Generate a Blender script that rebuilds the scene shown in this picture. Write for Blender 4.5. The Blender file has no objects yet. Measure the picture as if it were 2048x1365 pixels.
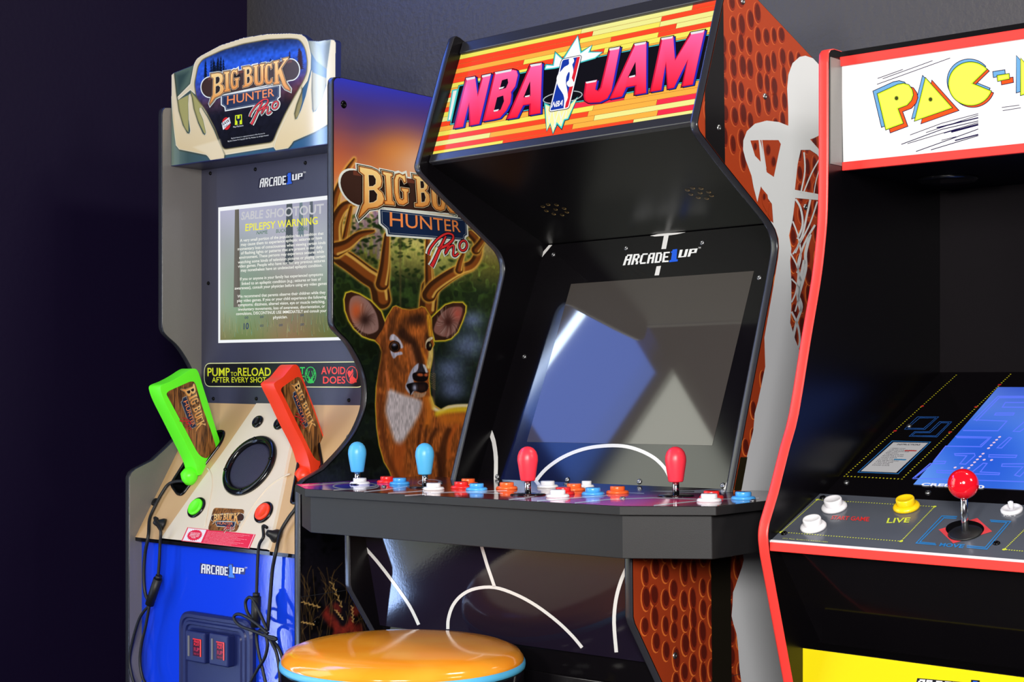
import bpy, bmesh, math, random
import numpy as np
from mathutils import Vector, Matrix, geometry

# ------------------------------------------------------------------ camera, light, exposure
SC = bpy.context.scene
COL = SC.collection
F, CX, HY, EYE = 3020.0, 1024.0, 758.0, 1.12
cd = bpy.data.cameras.new('camera')
cam = bpy.data.objects.new('camera', cd)
COL.objects.link(cam)
cam.location = (0, 0, EYE)
cam.rotation_euler = (math.pi / 2, 0, 0)
cd.sensor_width = 36
cd.lens = F / 2048 * 36
cd.shift_y = (HY - 682.5) / 2048
cd.clip_start = 0.05
SC.camera = cam
SC.view_settings.view_transform = 'Standard'
SC.view_settings.look = 'None'
SC.view_settings.exposure = 0.0
SC.view_settings.gamma = 1.0
SC.view_settings.use_curve_mapping = False

world = bpy.data.worlds.new('world')
SC.world = world
world.use_nodes = True
bg = world.node_tree.nodes['Background']
bg.inputs['Color'].default_value = (0.30, 0.25, 0.38, 1)
bg.inputs['Strength'].default_value = 0.16


def area(name, loc, target, sx, sy, power, color):
    l = bpy.data.lights.new(name, 'AREA')
    l.shape = 'RECTANGLE'
    l.size, l.size_y = sx, sy
    l.energy = power
    l.color = color
    o = bpy.data.objects.new(name, l)
    COL.objects.link(o)
    o.location = loc
    d = Vector(target) - Vector(loc)
    o.rotation_euler = d.to_track_quat('-Z', 'Y').to_euler()
    return o


area('soft_front_light', (-0.1, -0.9, 1.65), (0.15, 2.3, 1.05), 0.7, 0.7, 96, (1.0, 0.98, 0.94))
area('left_front_lamp', (-0.95, -0.35, 1.42), (-0.35, 2.7, 1.0), 0.22, 0.22, 26, (1.0, 0.96, 0.9))
area('side_fill_light', (2.3, 0.4, 2.2), (0.3, 2.2, 1.0), 0.6, 0.6, 20, (1.0, 0.94, 0.86))  # fill added from the right for the chamfers, not a ceiling fixture
area('wall_wash_light', (1.3, 1.75, 2.85), (0.95, 2.45, 1.7), 0.5, 0.3, 24, (1.0, 0.98, 0.86))  # added to wash the right end of the back wall, no fixture modelled
# daylight standing in the windows of the left wall (wall frame turned 39.2 degrees)
_t = math.radians(39.2)
_ox, _oy = (666 - CX) / F * 2.75, 2.75


def left_wall(y, z, x=-0.845):
    return (_ox + x * math.cos(_t) + y * math.sin(_t), _oy - x * math.sin(_t) + y * math.cos(_t), z)


def window_light(name, y0, y1, z0, z1, power, color):
    p, q = left_wall((y0 + y1) / 2, (z0 + z1) / 2), left_wall((y0 + y1) / 2, (z0 + z1) / 2, 0.2)
    area(name, p, q, y1 - y0, z1 - z0, power, color)


window_light('sidelight_daylight', -0.745, -0.712, 0.22, 2.46, 6.0, (0.60, 0.75, 1.0))
window_light('sidelight_blue_glass', -1.09, -0.75, 2.02, 2.55, 2.6, (0.12, 0.28, 1.0))
window_light('sidelight_low_glass', -1.12, -0.99, 0.10, 0.48, 4.0, (0.40, 0.58, 1.0))
window_light('shopfront_daylight', -2.45, -1.16, 0.75, 2.62, 20, (0.98, 1.0, 0.88))
window_light('added_transom_light', -0.64, 0.18, 2.22, 2.66, 8.0, (0.10, 0.24, 1.0))  # blue light for the trims, given an added transom window as its source

# ------------------------------------------------------------------ helpers


def lin(c):
    c = np.asarray(c, float) / 255.0
    return np.where(c <= 0.04045, c / 12.92, ((c + 0.055) / 1.055) ** 2.4)


def mat(name, col, rough=0.5, metal=0.0, emis=0.0, bump=0.0, bscale=200.0, coat=0.0, spec=0.5, var=0.0):
    m = bpy.data.materials.new(name)
    m.use_nodes = True
    nt = m.node_tree
    b = nt.nodes['Principled BSDF']
    c = tuple(lin(col)) + (1,)
    b.inputs['Base Color'].default_value = c
    b.inputs['Roughness'].default_value = rough
    b.inputs['Metallic'].default_value = metal
    b.inputs['Specular IOR Level'].default_value = spec
    b.inputs['Coat Weight'].default_value = coat
    b.inputs['Coat Roughness'].default_value = 0.06
    if emis:
        b.inputs['Emission Color'].default_value = c
        b.inputs['Emission Strength'].default_value = emis
    tc = nt.nodes.new('ShaderNodeTexCoord')
    n = nt.nodes.new('ShaderNodeTexNoise')
    n.inputs['Scale'].default_value = bscale
    n.inputs['Detail'].default_value = 3
    nt.links.new(tc.outputs['Object'], n.inputs['Vector'])
    if bump:
        bp = nt.nodes.new('ShaderNodeBump')
        bp.inputs['Strength'].default_value = bump
        bp.inputs['Distance'].default_value = 0.002
        nt.links.new(n.outputs['Fac'], bp.inputs['Height'])
        nt.links.new(bp.outputs['Normal'], b.inputs['Normal'])
    if var:
        mx = nt.nodes.new('ShaderNodeMix')
        mx.data_type = 'RGBA'
        mx.inputs['A'].default_value = tuple(x * (1 - var) for x in c[:3]) + (1,)
        mx.inputs['B'].default_value = tuple(min(1, x * (1 + var)) for x in c[:3]) + (1,)
        nt.links.new(n.outputs['Fac'], mx.inputs['Factor'])
        nt.links.new(mx.outputs['Result'], b.inputs['Base Color'])
    return m


def print_mat(name, rough=0.3, emis=0.0, spec=0.5, coat=0.0, bump=0.0, base=1.0):
    """printed artwork: colour from the mesh's own colour attribute"""
    m = bpy.data.materials.new(name)
    m.use_nodes = True
    nt = m.node_tree
    b = nt.nodes['Principled BSDF']
    a = nt.nodes.new('ShaderNodeAttribute')
    a.attribute_name = 'Col'
    src = a.outputs['Color']
    if base != 1.0:
        mx = nt.nodes.new('ShaderNodeVectorMath')
        mx.operation = 'SCALE'
        mx.inputs['Scale'].default_value = base
        nt.links.new(src, mx.inputs[0])
        nt.links.new(mx.outputs[0], b.inputs['Base Color'])
    else:
        nt.links.new(src, b.inputs['Base Color'])
    b.inputs['Roughness'].default_value = rough
    b.inputs['Specular IOR Level'].default_value = spec
    b.inputs['Coat Weight'].default_value = coat
    if emis:
        nt.links.new(src, b.inputs['Emission Color'])
        b.inputs['Emission Strength'].default_value = emis
    if bump:
        tc = nt.nodes.new('ShaderNodeTexCoord')
        n = nt.nodes.new('ShaderNodeTexNoise')
        n.inputs['Scale'].default_value = 260
        nt.links.new(tc.outputs['Object'], n.inputs['Vector'])
        bp = nt.nodes.new('ShaderNodeBump')
        bp.inputs['Strength'].default_value = bump
        bp.inputs['Distance'].default_value = 0.001
        nt.links.new(n.outputs['Fac'], bp.inputs['Height'])
        nt.links.new(bp.outputs['Normal'], b.inputs['Normal'])
    return m


def empty(name, M, label, cat, group=None):
    o = bpy.data.objects.new(name, None)
    COL.objects.link(o)
    o.empty_display_size = 0.1
    o.matrix_world = M
    o['label'] = label
    o['category'] = cat
    if group:
        o['group'] = group
    return o


class MB:
    def __init__(s):
        s.v, s.f, s.m, s.sm = [], [], [], []

    def add(s, verts, faces, mi=0, smooth=False):
        b = len(s.v)
        s.v += [tuple(p) for p in verts]
        for f in faces:
            s.f.append(tuple(b + i for i in f))
            s.m.append(mi)
            s.sm.append(smooth)
        return s

    def box(s, x0, x1, y0, y1, z0, z1, mi=0):
        v = [(x, y, z) for x in (x0, x1) for y in (y0, y1) for z in (z0, z1)]
        return s.add(v, [(0, 1, 3, 2), (4, 6, 7, 5), (0, 4, 5, 1), (2, 3, 7, 6), (0, 2, 6, 4), (1, 5, 7, 3)], mi)

    def prism(s, loop, fn, a, b, mi=0, mside=None, mend=None):
        """loop of 2D points; fn(p, t) -> 3D; extruded from t=a to t=b"""
        n = len(loop)
        tri = geometry.tessellate_polygon([[Vector((p[0], p[1], 0)) for p in loop]])
        va = [fn(p, a) for p in loop]
        vb = [fn(p, b) for p in loop]
        s.add(va, [tuple(t) for t in tri], mi)
        s.add(vb, [tuple(reversed(t)) for t in tri], mi if mend is None else mend)
        s.add(va + vb, [(i, (i + 1) % n, n + (i + 1) % n, n + i) for i in range(n)], mi if mside is None else mside)
        return s

    def lathe(s, prof, c, ax, n=24, mi=0, smooth=True):
        """prof: (radius, height) along axis ax from centre c"""
        ax = Vector(ax).normalized()
        e1 = ax.orthogonal().normalized()
        e2 = ax.cross(e1)
        c = Vector(c)
        vs, fs = [], []
        for r, h in prof:
            for k in range(n):
                t = 2 * math.pi * k / n
                vs.append(c + ax * h + (e1 * math.cos(t) + e2 * math.sin(t)) * r)
        for i in range(len(prof) - 1):
            for k in range(n):
                fs.append((i * n + k, i * n + (k + 1) % n, (i + 1) * n + (k + 1) % n, (i + 1) * n + k))
        s.add(vs, fs, mi, smooth)
        if prof[0][0] > 1e-6:
            s.add(vs[:n], [tuple(reversed(range(n)))], mi)
        if prof[-1][0] > 1e-6:
            s.add(vs[-n:], [tuple(range(n))], mi)
        return s

    def tube(s, pts, r, n=8, mi=0, smooth_path=True, closed=False):
        pts = [Vector(p) for p in pts]
        if smooth_path and len(pts) > 2:
            pts = [Vector(p) for p in catmull([tuple(p) for p in pts], 5, closed)]
        vs, fs = [], []
        m = len(pts)
        prev = None
        for i, p in enumerate(pts):
            if closed:
                d = pts[(i + 1) % m] - pts[i - 1]
            else:
                d = pts[min(i + 1, m - 1)] - pts[max(i - 1, 0)]
            if d.length < 1e-9:
                d = Vector((0, 0, 1))
            d.normalize()
            if prev is None:
                e1 = d.orthogonal().normalized()
            else:
                e1 = (prev - d * prev.dot(d))
                e1 = e1.normalized() if e1.length > 1e-6 else d.orthogonal().normalized()
            prev = e1
            e2 = d.cross(e1)
            rr = r(i / (m - 1)) if callable(r) else r
            for k in range(n):
                t = 2 * math.pi * k / n
                vs.append(p + (e1 * math.cos(t) + e2 * math.sin(t)) * rr)
        for i in range(m if closed else m - 1):
            j = (i + 1) % m
            for k in range(n):
                fs.append((i * n + k, i * n + (k + 1) % n, j * n + (k + 1) % n, j * n + k))
        s.add(vs, fs, mi, True)
        if not closed:
            s.add(vs[:n], [tuple(reversed(range(n)))], mi)
            s.add(vs[-n:], [tuple(range(n))], mi)
        return s

    def build(s, name, mats, parent=None, bevel=0.0, seg=2, fix=True):
        me = bpy.data.meshes.new(name)
        me.from_pydata(s.v, [], s.f)
        mats = mats if isinstance(mats, (list, tuple)) else [mats]
        for m in mats:
            me.materials.append(m)
        me.polygons.foreach_set('material_index', s.m)
        me.polygons.foreach_set('use_smooth', s.sm)
        if fix:
            bm = bmesh.new()
            bm.from_mesh(me)
            bmesh.ops.remove_doubles(bm, verts=bm.verts, dist=1e-6)
            bmesh.ops.recalc_face_normals(bm, faces=bm.faces)
            bm.to_mesh(me)
            bm.free()
        o = bpy.data.objects.new(name, me)
        COL.objects.link(o)
        if parent is not None:
            o.parent = parent
        if bevel:
            b = o.modifiers.new('bevel', 'BEVEL')
            b.width = bevel
            b.segments = seg
            b.limit_method = 'ANGLE'
            b.angle_limit = math.radians(40)
        return o


def catmull(P, n=6, closed=False):
    P = [np.array(p, float) for p in P]
    m = len(P)
    out = []
    for i in range(m if closed else m - 1):
        if closed:
            p0, p1, p2, p3 = P[i - 1], P[i], P[(i + 1) % m], P[(i + 2) % m]
        else:
            p0, p1, p2, p3 = P[max(i - 1, 0)], P[i], P[i + 1], P[min(i + 2, m - 1)]
        for k in range(n):
            t = k / n
            out.append(tuple(0.5 * (2 * p1 + (p2 - p0) * t + (2 * p0 - 5 * p1 + 4 * p2 - p3) * t * t
                                    + (3 * p1 - p0 - 3 * p2 + p3) * t ** 3)))
    if not closed:
        out.append(tuple(P[-1]))
    return out


def fillet(P, R, n=5):
    """round the corners of a closed 2D loop; R = radius or list of radii"""
    m = len(P)
    out = []
    for i in range(m):
        r = R[i] if isinstance(R, (list, tuple)) else R
        a, b, c = np.array(P[i - 1], float), np.array(P[i], float), np.array(P[(i + 1) % m], float)
        u, w = a - b, c - b
        lu, lw = np.linalg.norm(u), np.linalg.norm(w)
        if r <= 0 or lu < 1e-9 or lw < 1e-9:
            out.append(tuple(b))
            continue
        d = min(r, lu * 0.45, lw * 0.45)
        s, e = b + u / lu * d, b + w / lw * d
        for k in range(n + 1):
            t = k / n
            out.append(tuple((1 - t) ** 2 * s + 2 * t * (1 - t) * b + t * t * e))
    return out


def offset(P, d):
    """offset a closed loop outward by d (any orientation)"""
    P = [np.array(p, float) for p in P]
    m = len(P)
    A = sum(P[i][0] * P[(i + 1) % m][1] - P[(i + 1) % m][0] * P[i][1] for i in range(m))
    sg = 1 if A > 0 else -1
    out = []
    for i in range(m):
        a, b, c = P[i - 1], P[i], P[(i + 1) % m]
        u, w = b - a, c - b
        u /= max(np.linalg.norm(u), 1e-9)
        w /= max(np.linalg.norm(w), 1e-9)
        n1, n2 = np.array((u[1], -u[0])) * sg, np.array((w[1], -w[0])) * sg
        k = n1 + n2
        q = 1 + n1.dot(n2)
        k = k / max(q, 0.5)
        out.append(tuple(b + k * d))
    return out


def ribbon(P, w, closed=False):
    P = [np.array(p, float) for p in P]
    m = len(P)
    L, Rr = [], []
    for i in range(m):
        if closed:
            a, c = P[i - 1], P[(i + 1) % m]
        else:
            a, c = P[max(i - 1, 0)], P[min(i + 1, m - 1)]
        b = P[i]
        u, q = b - a, c - b
        if np.linalg.norm(u) < 1e-9:
            u = q
        if np.linalg.norm(q) < 1e-9:
            q = u
        u = u / max(np.linalg.norm(u), 1e-9)
        q = q / max(np.linalg.norm(q), 1e-9)
        n1, n2 = np.array((-u[1], u[0])), np.array((-q[1], q[0]))
        k = (n1 + n2) / max(1 + n1.dot(n2), 0.4)
        ww = (w(i / max(m - 1, 1)) if callable(w) else w) / 2
        L.append(b + k * ww)
        Rr.append(b - k * ww)
    return L, Rr


def ell(cx, cy, rx, ry, n=24, rot=0.0, a0=0.0, a1=2 * math.pi):
    c, s = math.cos(rot), math.sin(rot)
    full = abs(a1 - a0 - 2 * math.pi) < 1e-6
    out = []
    for k in range(n if full else n + 1):
        t = a0 + (a1 - a0) * k / n
        x, y = rx * math.cos(t), ry * math.sin(t)
        out.append((cx + x * c - y * s, cy + x * s + y * c))
    return out


def homog(src, dst):
    A, b = [], []
    for (x, y), (X, Y) in zip(src, dst):
        A.append([x, y, 1, 0, 0, 0, -X * x, -X * y])
        b.append(X)
        A.append([0, 0, 0, x, y, 1, -Y * x, -Y * y])
        b.append(Y)
    h = np.linalg.solve(np.array(A, float), np.array(b, float))
    return np.append(h, 1).reshape(3, 3)


def hmap(H, p):
    q = H @ np.array((p[0], p[1], 1.0))
    return (q[0] / q[2], q[1] / q[2])


UNIT = [(0, 0), (1, 0), (1, 1), (0, 1)]


class Cab:
    """a cabinet's own frame: x along its width, y into its depth, z up"""

    def __init__(s, theta, rho, u, Y):
        t, r = math.radians(theta), math.radians(rho)
        x = Vector((math.cos(t) * math.cos(r), -math.sin(t) * math.cos(r), math.sin(r)))
        y = Vector((math.sin(t), math.cos(t), 0))
        z = x.cross(y)
        s.M = Matrix((x, y, z)).transposed().to_4x4()
        s.M.translation = Vector(((u - CX) / F * Y, Y, 0))
        s.I = s.M.inverted()
        s.c = s.I @ Vector((0, 0, EYE))

    def ray(s, u, v):
        return s.I.to_3x3() @ Vector(((u - CX) / F, 1, (HY - v) / F))

    def un(s, u, v, ax, val):
        d = s.ray(u, v)
        return s.c + d * ((val - s.c[ax]) / d[ax])

    def pl(s, u, v, p0, n):
        d = s.ray(u, v)
        return s.c + d * ((Vector(p0) - s.c).dot(n) / d.dot(n))


class Face:
    """a flat face of a cabinet"""

    def __init__(s, cab, p0, ex, ey):
        s.cab, s.p0 = cab, Vector(p0)
        s.ex, s.ey = Vector(ex).normalized(), Vector(ey).normalized()
        s.n = s.ex.cross(s.ey).normalized()

    def at(s, a, b, h=0.0):
        return s.p0 + s.ex * a + s.ey * b + s.n * h

    def px(s, u, v):
        q = s.cab.pl(u, v, s.p0, s.n) - s.p0
        return (q.dot(s.ex), q.dot(s.ey))

    def pt(s, u, v, h=0.0):
        return s.at(*s.px(u, v), h)


def FY(cab, y): return Face(cab, (0, y, 0), (1, 0, 0), (0, 0, 1))
def FX(cab, x): return Face(cab, (x, 0, 0), (0, 1, 0), (0, 0, 1))
def FZ(cab, z): return Face(cab, (0, 0, z), (1, 0, 0), (0, 1, 0))


_txt = {}


def textmesh(s, bold=0.0, shear=0.0):
    k = (s, bold, shear)
    if k not in _txt:
        c = bpy.data.curves.new('lettering', 'FONT')
        c.body = s
        c.offset = bold
        c.shear = shear
        c.resolution_u = 3
        o = bpy.data.objects.new('lettering', c)
        COL.objects.link(o)
        bpy.context.view_layer.update()
        me = o.to_mesh()
        vs = [(v.co.x, v.co.y) for v in me.vertices]
        fs = [tuple(p.vertices) for p in me.polygons]
        o.to_mesh_clear()
        bpy.data.objects.remove(o)
        bpy.data.curves.remove(c)
        xs, ys = [p[0] for p in vs], [p[1] for p in vs]
        x0, x1, y0, y1 = min(xs), max(xs), min(ys), max(ys)
        _txt[k] = ([((x - x0) / (x1 - x0), (y - y0) / (y1 - y0)) for x, y in vs], fs)
    return _txt[k]


LAYER = 0.00008


class Art:
    """flat printed artwork on a Face; every shape carries its own ink colour"""

    def __init__(s, face, base=0.0004, H=None):
        s.fc, s.base, s.H = face, base, H
        s.v, s.f, s.c = [], [], []

    def P(s, p, layer, sp='px'):
        if sp == 'ab':
            a, b = p
        else:
            if s.H is not None and sp == 'px':
                p = hmap(s.H, p)
            a, b = s.fc.px(*p)
        return s.fc.at(a, b, s.base + layer * LAYER)

    def raw(s, pts, faces, col, layer, sp='px'):
        b = len(s.v)
        s.v += [s.P(p, layer, sp) for p in pts]
        for p in pts:
            s.c.append(tuple(lin(col(p) if callable(col) else col)))
        s.f += [tuple(b + i for i in f) for f in faces]

    def poly(s, loop, col, layer=1, holes=(), sp='px'):
        loops = [list(loop)] + [list(h) for h in holes]
        tri = geometry.tessellate_polygon([[Vector((p[0], p[1], 0)) for p in l] for l in loops])
        s.raw([p for l in loops for p in l], [tuple(t) for t in tri], col, layer, sp)
        return s

    def stroke(s, pts, w, col, layer=1, closed=False, sp='px'):
        L, R = ribbon(pts, w, closed)
        m = len(L)
        s.raw(L + R, [(i, (i + 1) % m, m + (i + 1) % m, m + i) for i in range(m if closed else m - 1)], col, layer, sp)
        return s

    def text(s, t, quad, col, layer=1, bold=0.0, sp='px', shear=0.0):
        """quad = bottom-left, bottom-right, top-right, top-left"""
        vs, fs = textmesh(t, bold, shear)
        H = homog(UNIT, quad)
        s.raw([hmap(H, p) for p in vs], fs, col, layer, sp)
        return s

    def bits(s, rows, quad, col, layer=1, sp='px'):
        H = homog(UNIT, quad)
        h, w = len(rows), max(len(r) for r in rows)
        pts, fs = [], []
        for j, r in enumerate(rows):
            i = 0
            while i < len(r):
                if r[i] != '#':
                    i += 1
                    continue
                k = i
                while k < len(r) and r[k] == '#':
                    k += 1
                b = len(pts)
                for x, y in ((i, j + 1), (k, j + 1), (k, j), (i, j)):
                    pts.append(hmap(H, (x / w, 1 - y / h)))
                fs.append((b, b + 1, b + 2, b + 3))
                i = k
        s.raw(pts, fs, col, layer, sp)
        return s

    def build(s, name, m, parent):
        me = bpy.data.meshes.new(name)
        me.from_pydata([tuple(p) for p in s.v], [], s.f)
        a = me.color_attributes.new('Col', 'FLOAT_COLOR', 'POINT')
        arr = np.ones((len(s.v), 4), np.float32)
        arr[:, :3] = np.array(s.c)
        a.data.foreach_set('color', arr.ravel())
        me.materials.append(m)
        n = parent_normal = s.fc.n
        flip = [p.index for p in me.polygons if p.normal.dot(n) < 0]
        if flip:
            bm = bmesh.new()
            bm.from_mesh(me)
            bm.faces.ensure_lookup_table()
            bmesh.ops.reverse_faces(bm, faces=[bm.faces[i] for i in flip])
            bm.to_mesh(me)
            bm.free()
        o = bpy.data.objects.new(name, me)
        COL.objects.link(o)
        o.parent = parent
        return o


def screw(pts, n, m, parent, r=0.0042, name='screw'):
    out = []
    for p in pts:
        b = MB().lathe([(r, 0.0), (r, 0.0008), (r * 0.8, 0.0022), (r * 0.35, 0.0027), (r * 0.3, 0.0015), (0.0, 0.0014)], p, n, 12)
        out.append(b.build(name, m, parent))
    return out


def trim(loop, fx, x0, x1, th):
    """convex edge moulding that wraps a closed profile loop"""
    b = MB()
    cross = [(0.0, 0.0), (0.02, th * 0.6), (0.2, th), (0.8, th), (0.98, th * 0.6), (1.0, 0.0)]
    rings = []
    for t, h in cross:
        rings.append([fx(p, x0 + (x1 - x0) * t) for p in offset(loop, h - 0.0002)])
    n = len(loop)
    vs = [p for r in rings for p in r]
    fs = []
    for i in range(len(cross) - 1):
        for k in range(n):
            fs.append((i * n + k, i * n + (k + 1) % n, (i + 1) * n + (k + 1) % n, (i + 1) * n + k))
    b.add(vs, fs, 0, True)
    return b


def yz(p, x): return (x, p[0], p[1])


# ------------------------------------------------------------------ materials
M_BLACK = mat('black_satin_board', (9, 7, 10), 0.28, bump=0.03, bscale=900, spec=0.3)
M_APRON = mat('charcoal_textured_board', (32, 31, 33), 0.5, bump=0.08, bscale=1400, spec=0.3)
M_BLACKG = mat('black_gloss_board', (13, 11, 14), 0.08)
M_TRIM = mat('black_edge_moulding', (44, 44, 50), 0.22, bump=0.05, bscale=1500)
M_GREY = mat('silver_grey_board', (118, 114, 112), 0.36, bump=0.06, bscale=700, var=0.06)
M_SLATE = mat('slate_blue_board', (60, 60, 80), 0.34, bump=0.03, bscale=700)
M_BLUE = mat('royal_blue_laminate', (20, 66, 230), 0.10, bump=0.03, bscale=260)
M_NAVY = mat('navy_plastic', (26, 36, 92), 0.38, bump=0.06, bscale=700)
M_CREAM = mat('cream_plastic', (226, 212, 190), 0.42, bump=0.02, bscale=300)
M_TAN = mat('tan_plastic', (206, 168, 122), 0.42, bump=0.02, bscale=300)
M_PLASTIC = mat('black_plastic', (14, 14, 18), 0.16, bump=0.02, bscale=400)
M_RUBBER = mat('black_rubber', (20, 20, 22), 0.5, bump=0.05, bscale=500)
M_GRILLE = mat('dark_speaker_mesh', (50, 48, 72), 0.5, bump=0.9, bscale=900)
M_STEEL = mat('bright_steel', (205, 205, 208), 0.14, metal=1.0)
M_RED = mat('red_edge_moulding', (246, 62, 56), 0.36, bump=0.04, bscale=700)
M_YELLOW = mat('yellow_board', (236, 216, 14), 0.3, bump=0.03, bscale=500)
M_INNER = mat('black_matt_board', (8, 4, 8), 0.5, spec=0.12)
M_SCREWS = mat('dull_steel_screw', (150, 150, 152), 0.42, metal=1.0)
M_SCREW = mat('black_screw', (16, 16, 18), 0.2, metal=0.6)
M_GLASS_DARK = mat('switched_off_glass', (66, 61, 58), 0.04, spec=0.7)
M_GREEN = mat('neon_green_plastic', (100, 250, 40), 0.38, emis=0.12, bump=0.01)
M_ORANGE = mat('orange_red_plastic', (252, 66, 34), 0.36, emis=0.06, bump=0.01)
BTN = {
    'white': mat('white_button', (232, 230, 234), 0.28),
    'red': mat('red_button', (238, 44, 42), 0.25),
    'blue': mat('blue_button', (74, 164, 236), 0.25),
    'orange': mat('orange_button', (250, 104, 48), 0.25),
    'yellow': mat('yellow_button', (248, 206, 20), 0.28),
}
M_BATB = mat('sky_blue_stick', (84, 180, 232), 0.36)
M_BATR = mat('coral_red_stick', (246, 54, 72), 0.36)
M_BALL = mat('red_ball_gloss', (226, 16, 34), 0.12, coat=0.4)
P_MATTE = print_mat('printed_satin', 0.32)
P_GLOSS = print_mat('printed_gloss', 0.08)
P_SIDE = print_mat('printed_side_panel', 0.30)
P_LIT = print_mat('backlit_print', 0.10, emis=0.70, base=0.35)
P_LITW = print_mat('backlit_white_print', 0.14, emis=0.80, base=0.35)
P_SCREEN = print_mat('screen_picture', 0.08, emis=0.95, base=0.12)


def wood_mat(name='printed_wood'):
    m = bpy.data.materials.new(name)
    m.use_nodes = True
    nt = m.node_tree
    b = nt.nodes['Principled BSDF']
    tc = nt.nodes.new('ShaderNodeTexCoord')
    mp = nt.nodes.new('ShaderNodeMapping')
    mp.inputs['Scale'].default_value = (60, 60, 9)
    n = nt.nodes.new('ShaderNodeTexNoise')
    n.inputs['Scale'].default_value = 2.2
    n.inputs['Detail'].default_value = 5
    n.inputs['Distortion'].default_value = 1.2
    r = nt.nodes.new('ShaderNodeValToRGB')
    r.color_ramp.elements[0].position = 0.36
    r.color_ramp.elements[0].color = tuple(lin((62, 34, 16))) + (1,)
    r.color_ramp.elements[1].position = 0.66
    r.color_ramp.elements[1].color = tuple(lin((172, 112, 56))) + (1,)
    nt.links.new(tc.outputs['Object'], mp.inputs['Vector'])
    nt.links.new(mp.outputs['Vector'], n.inputs['Vector'])
    nt.links.new(n.outputs['Fac'], r.inputs['Fac'])
    nt.links.new(r.outputs['Color'], b.inputs['Base Color'])
    b.inputs['Roughness'].default_value = 0.3
    return m


M_WOOD = wood_mat()


def wall_mat(name='charcoal_orange_peel_paint', c=(78, 76, 79), bump=0.6, spec=0.4):
    m = bpy.data.materials.new(name)
    m.use_nodes = True
    nt = m.node_tree
    b = nt.nodes['Principled BSDF']
    b.inputs['Base Color'].default_value = tuple(lin(c)) + (1,)
    b.inputs['Roughness'].default_value = 0.5
    b.inputs['Specular IOR Level'].default_value = spec
    tc = nt.nodes.new('ShaderNodeTexCoord')
    n = nt.nodes.new('ShaderNodeTexNoise')
    n.inputs['Scale'].default_value = 95
    n.inputs['Detail'].default_value = 5
    bp = nt.nodes.new('ShaderNodeBump')
    bp.inputs['Strength'].default_value = bump
    bp.inputs['Distance'].default_value = 0.003
    nt.links.new(tc.outputs['Object'], n.inputs['Vector'])
    nt.links.new(n.outputs['Fac'], bp.inputs['Height'])
    nt.links.new(bp.outputs['Normal'], b.inputs['Normal'])
    return m


M_WALL = wall_mat()
M_WALL2 = wall_mat('near_black_violet_wall', (21, 13, 40), 0.12, 0.12)  # left wall base set darker and more violet than the back wall
M_FLOOR = mat('dark_grey_carpet', (44, 42, 48), 0.9, bump=0.6, bscale=900, var=0.2)

# ------------------------------------------------------------------ the frames of the three cabinets
B = Cab(39.2, 0.0, 666, 2.75)
N = Cab(41.84, 0.75, 1396, 2.08)
G = Cab(41.0, 0.0, 1637.6, 2.0)

# ------------------------------------------------------------------ setting
WX, WY = -0.85, 0.531


def struct(name, mb, m):
    o = mb.build(name, m)
    o.matrix_world = B.M
    o['kind'] = 'structure'
    return o


struct('floor', MB().box(WX - 0.1, 3.4, -4.2, WY + 0.1, -0.1, 0.0), M_FLOOR)
struct('wall_back', MB().box(WX - 0.1, 3.4, WY, WY + 0.1, 0.0, 3.0), M_WALL)
wl = MB()
WZ0 = 0.1            # shopfront window, narrow blue sidelight, and a transom added for its blue light
wl.box(WX - 0.1, WX, -1.13, -1.11, 0.0, 2.70).box(WX - 0.1, WX, -0.68, WY, 0.0, 2.20).box(WX - 0.1, WX, 0.2, WY, 2.20, 3.0).box(WX - 0.1, WX, -0.68, -0.66, 2.20, 3.0).box(WX - 0.1, WX, -0.66, 0.2, 2.68, 3.0).box(WX - 0.1, WX, -2.5, -0.68, 0.0, WZ0).box(WX - 0.1, WX, -2.5, -0.68, 2.70, 3.0)
struct('wall_left', wl, M_WALL2)
for k, (ya, yb, za, zb, pane) in enumerate(((-2.5, -1.13, WZ0, 2.70, ((214, 222, 206), 1.1)), (-1.11, -0.68, WZ0, 2.70, ((40, 84, 226), 0.15)), (-0.66, 0.20, 2.20, 2.68, ((40, 84, 226), 0.9)))):  # last entry is the added transom with its glowing pane
    wf = MB()
    for a_, b_, c_, d_ in ((ya, ya + 0.02, za, zb), (yb - 0.012, yb, za, zb), (ya, yb, za, za + 0.02), (ya, yb, zb - 0.02, zb)):
        wf.box(WX - 0.08, WX + 0.003, a_, b_, c_, d_)
    wf.box(WX - 0.055, WX - 0.05, ya + 0.02, yb - 0.012, za + 0.02, zb - 0.02, 1)
    struct('window_%d' % (k + 1), wf, [M_BLACK, mat('daylit_pane', pane[0], 0.1, emis=pane[1])])

# ------------------------------------------------------------------ lettering and emblems


def cv(ox, oy, s): return lambda pts: [(ox + x / s, oy + y / s) for x, y in pts]


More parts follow.
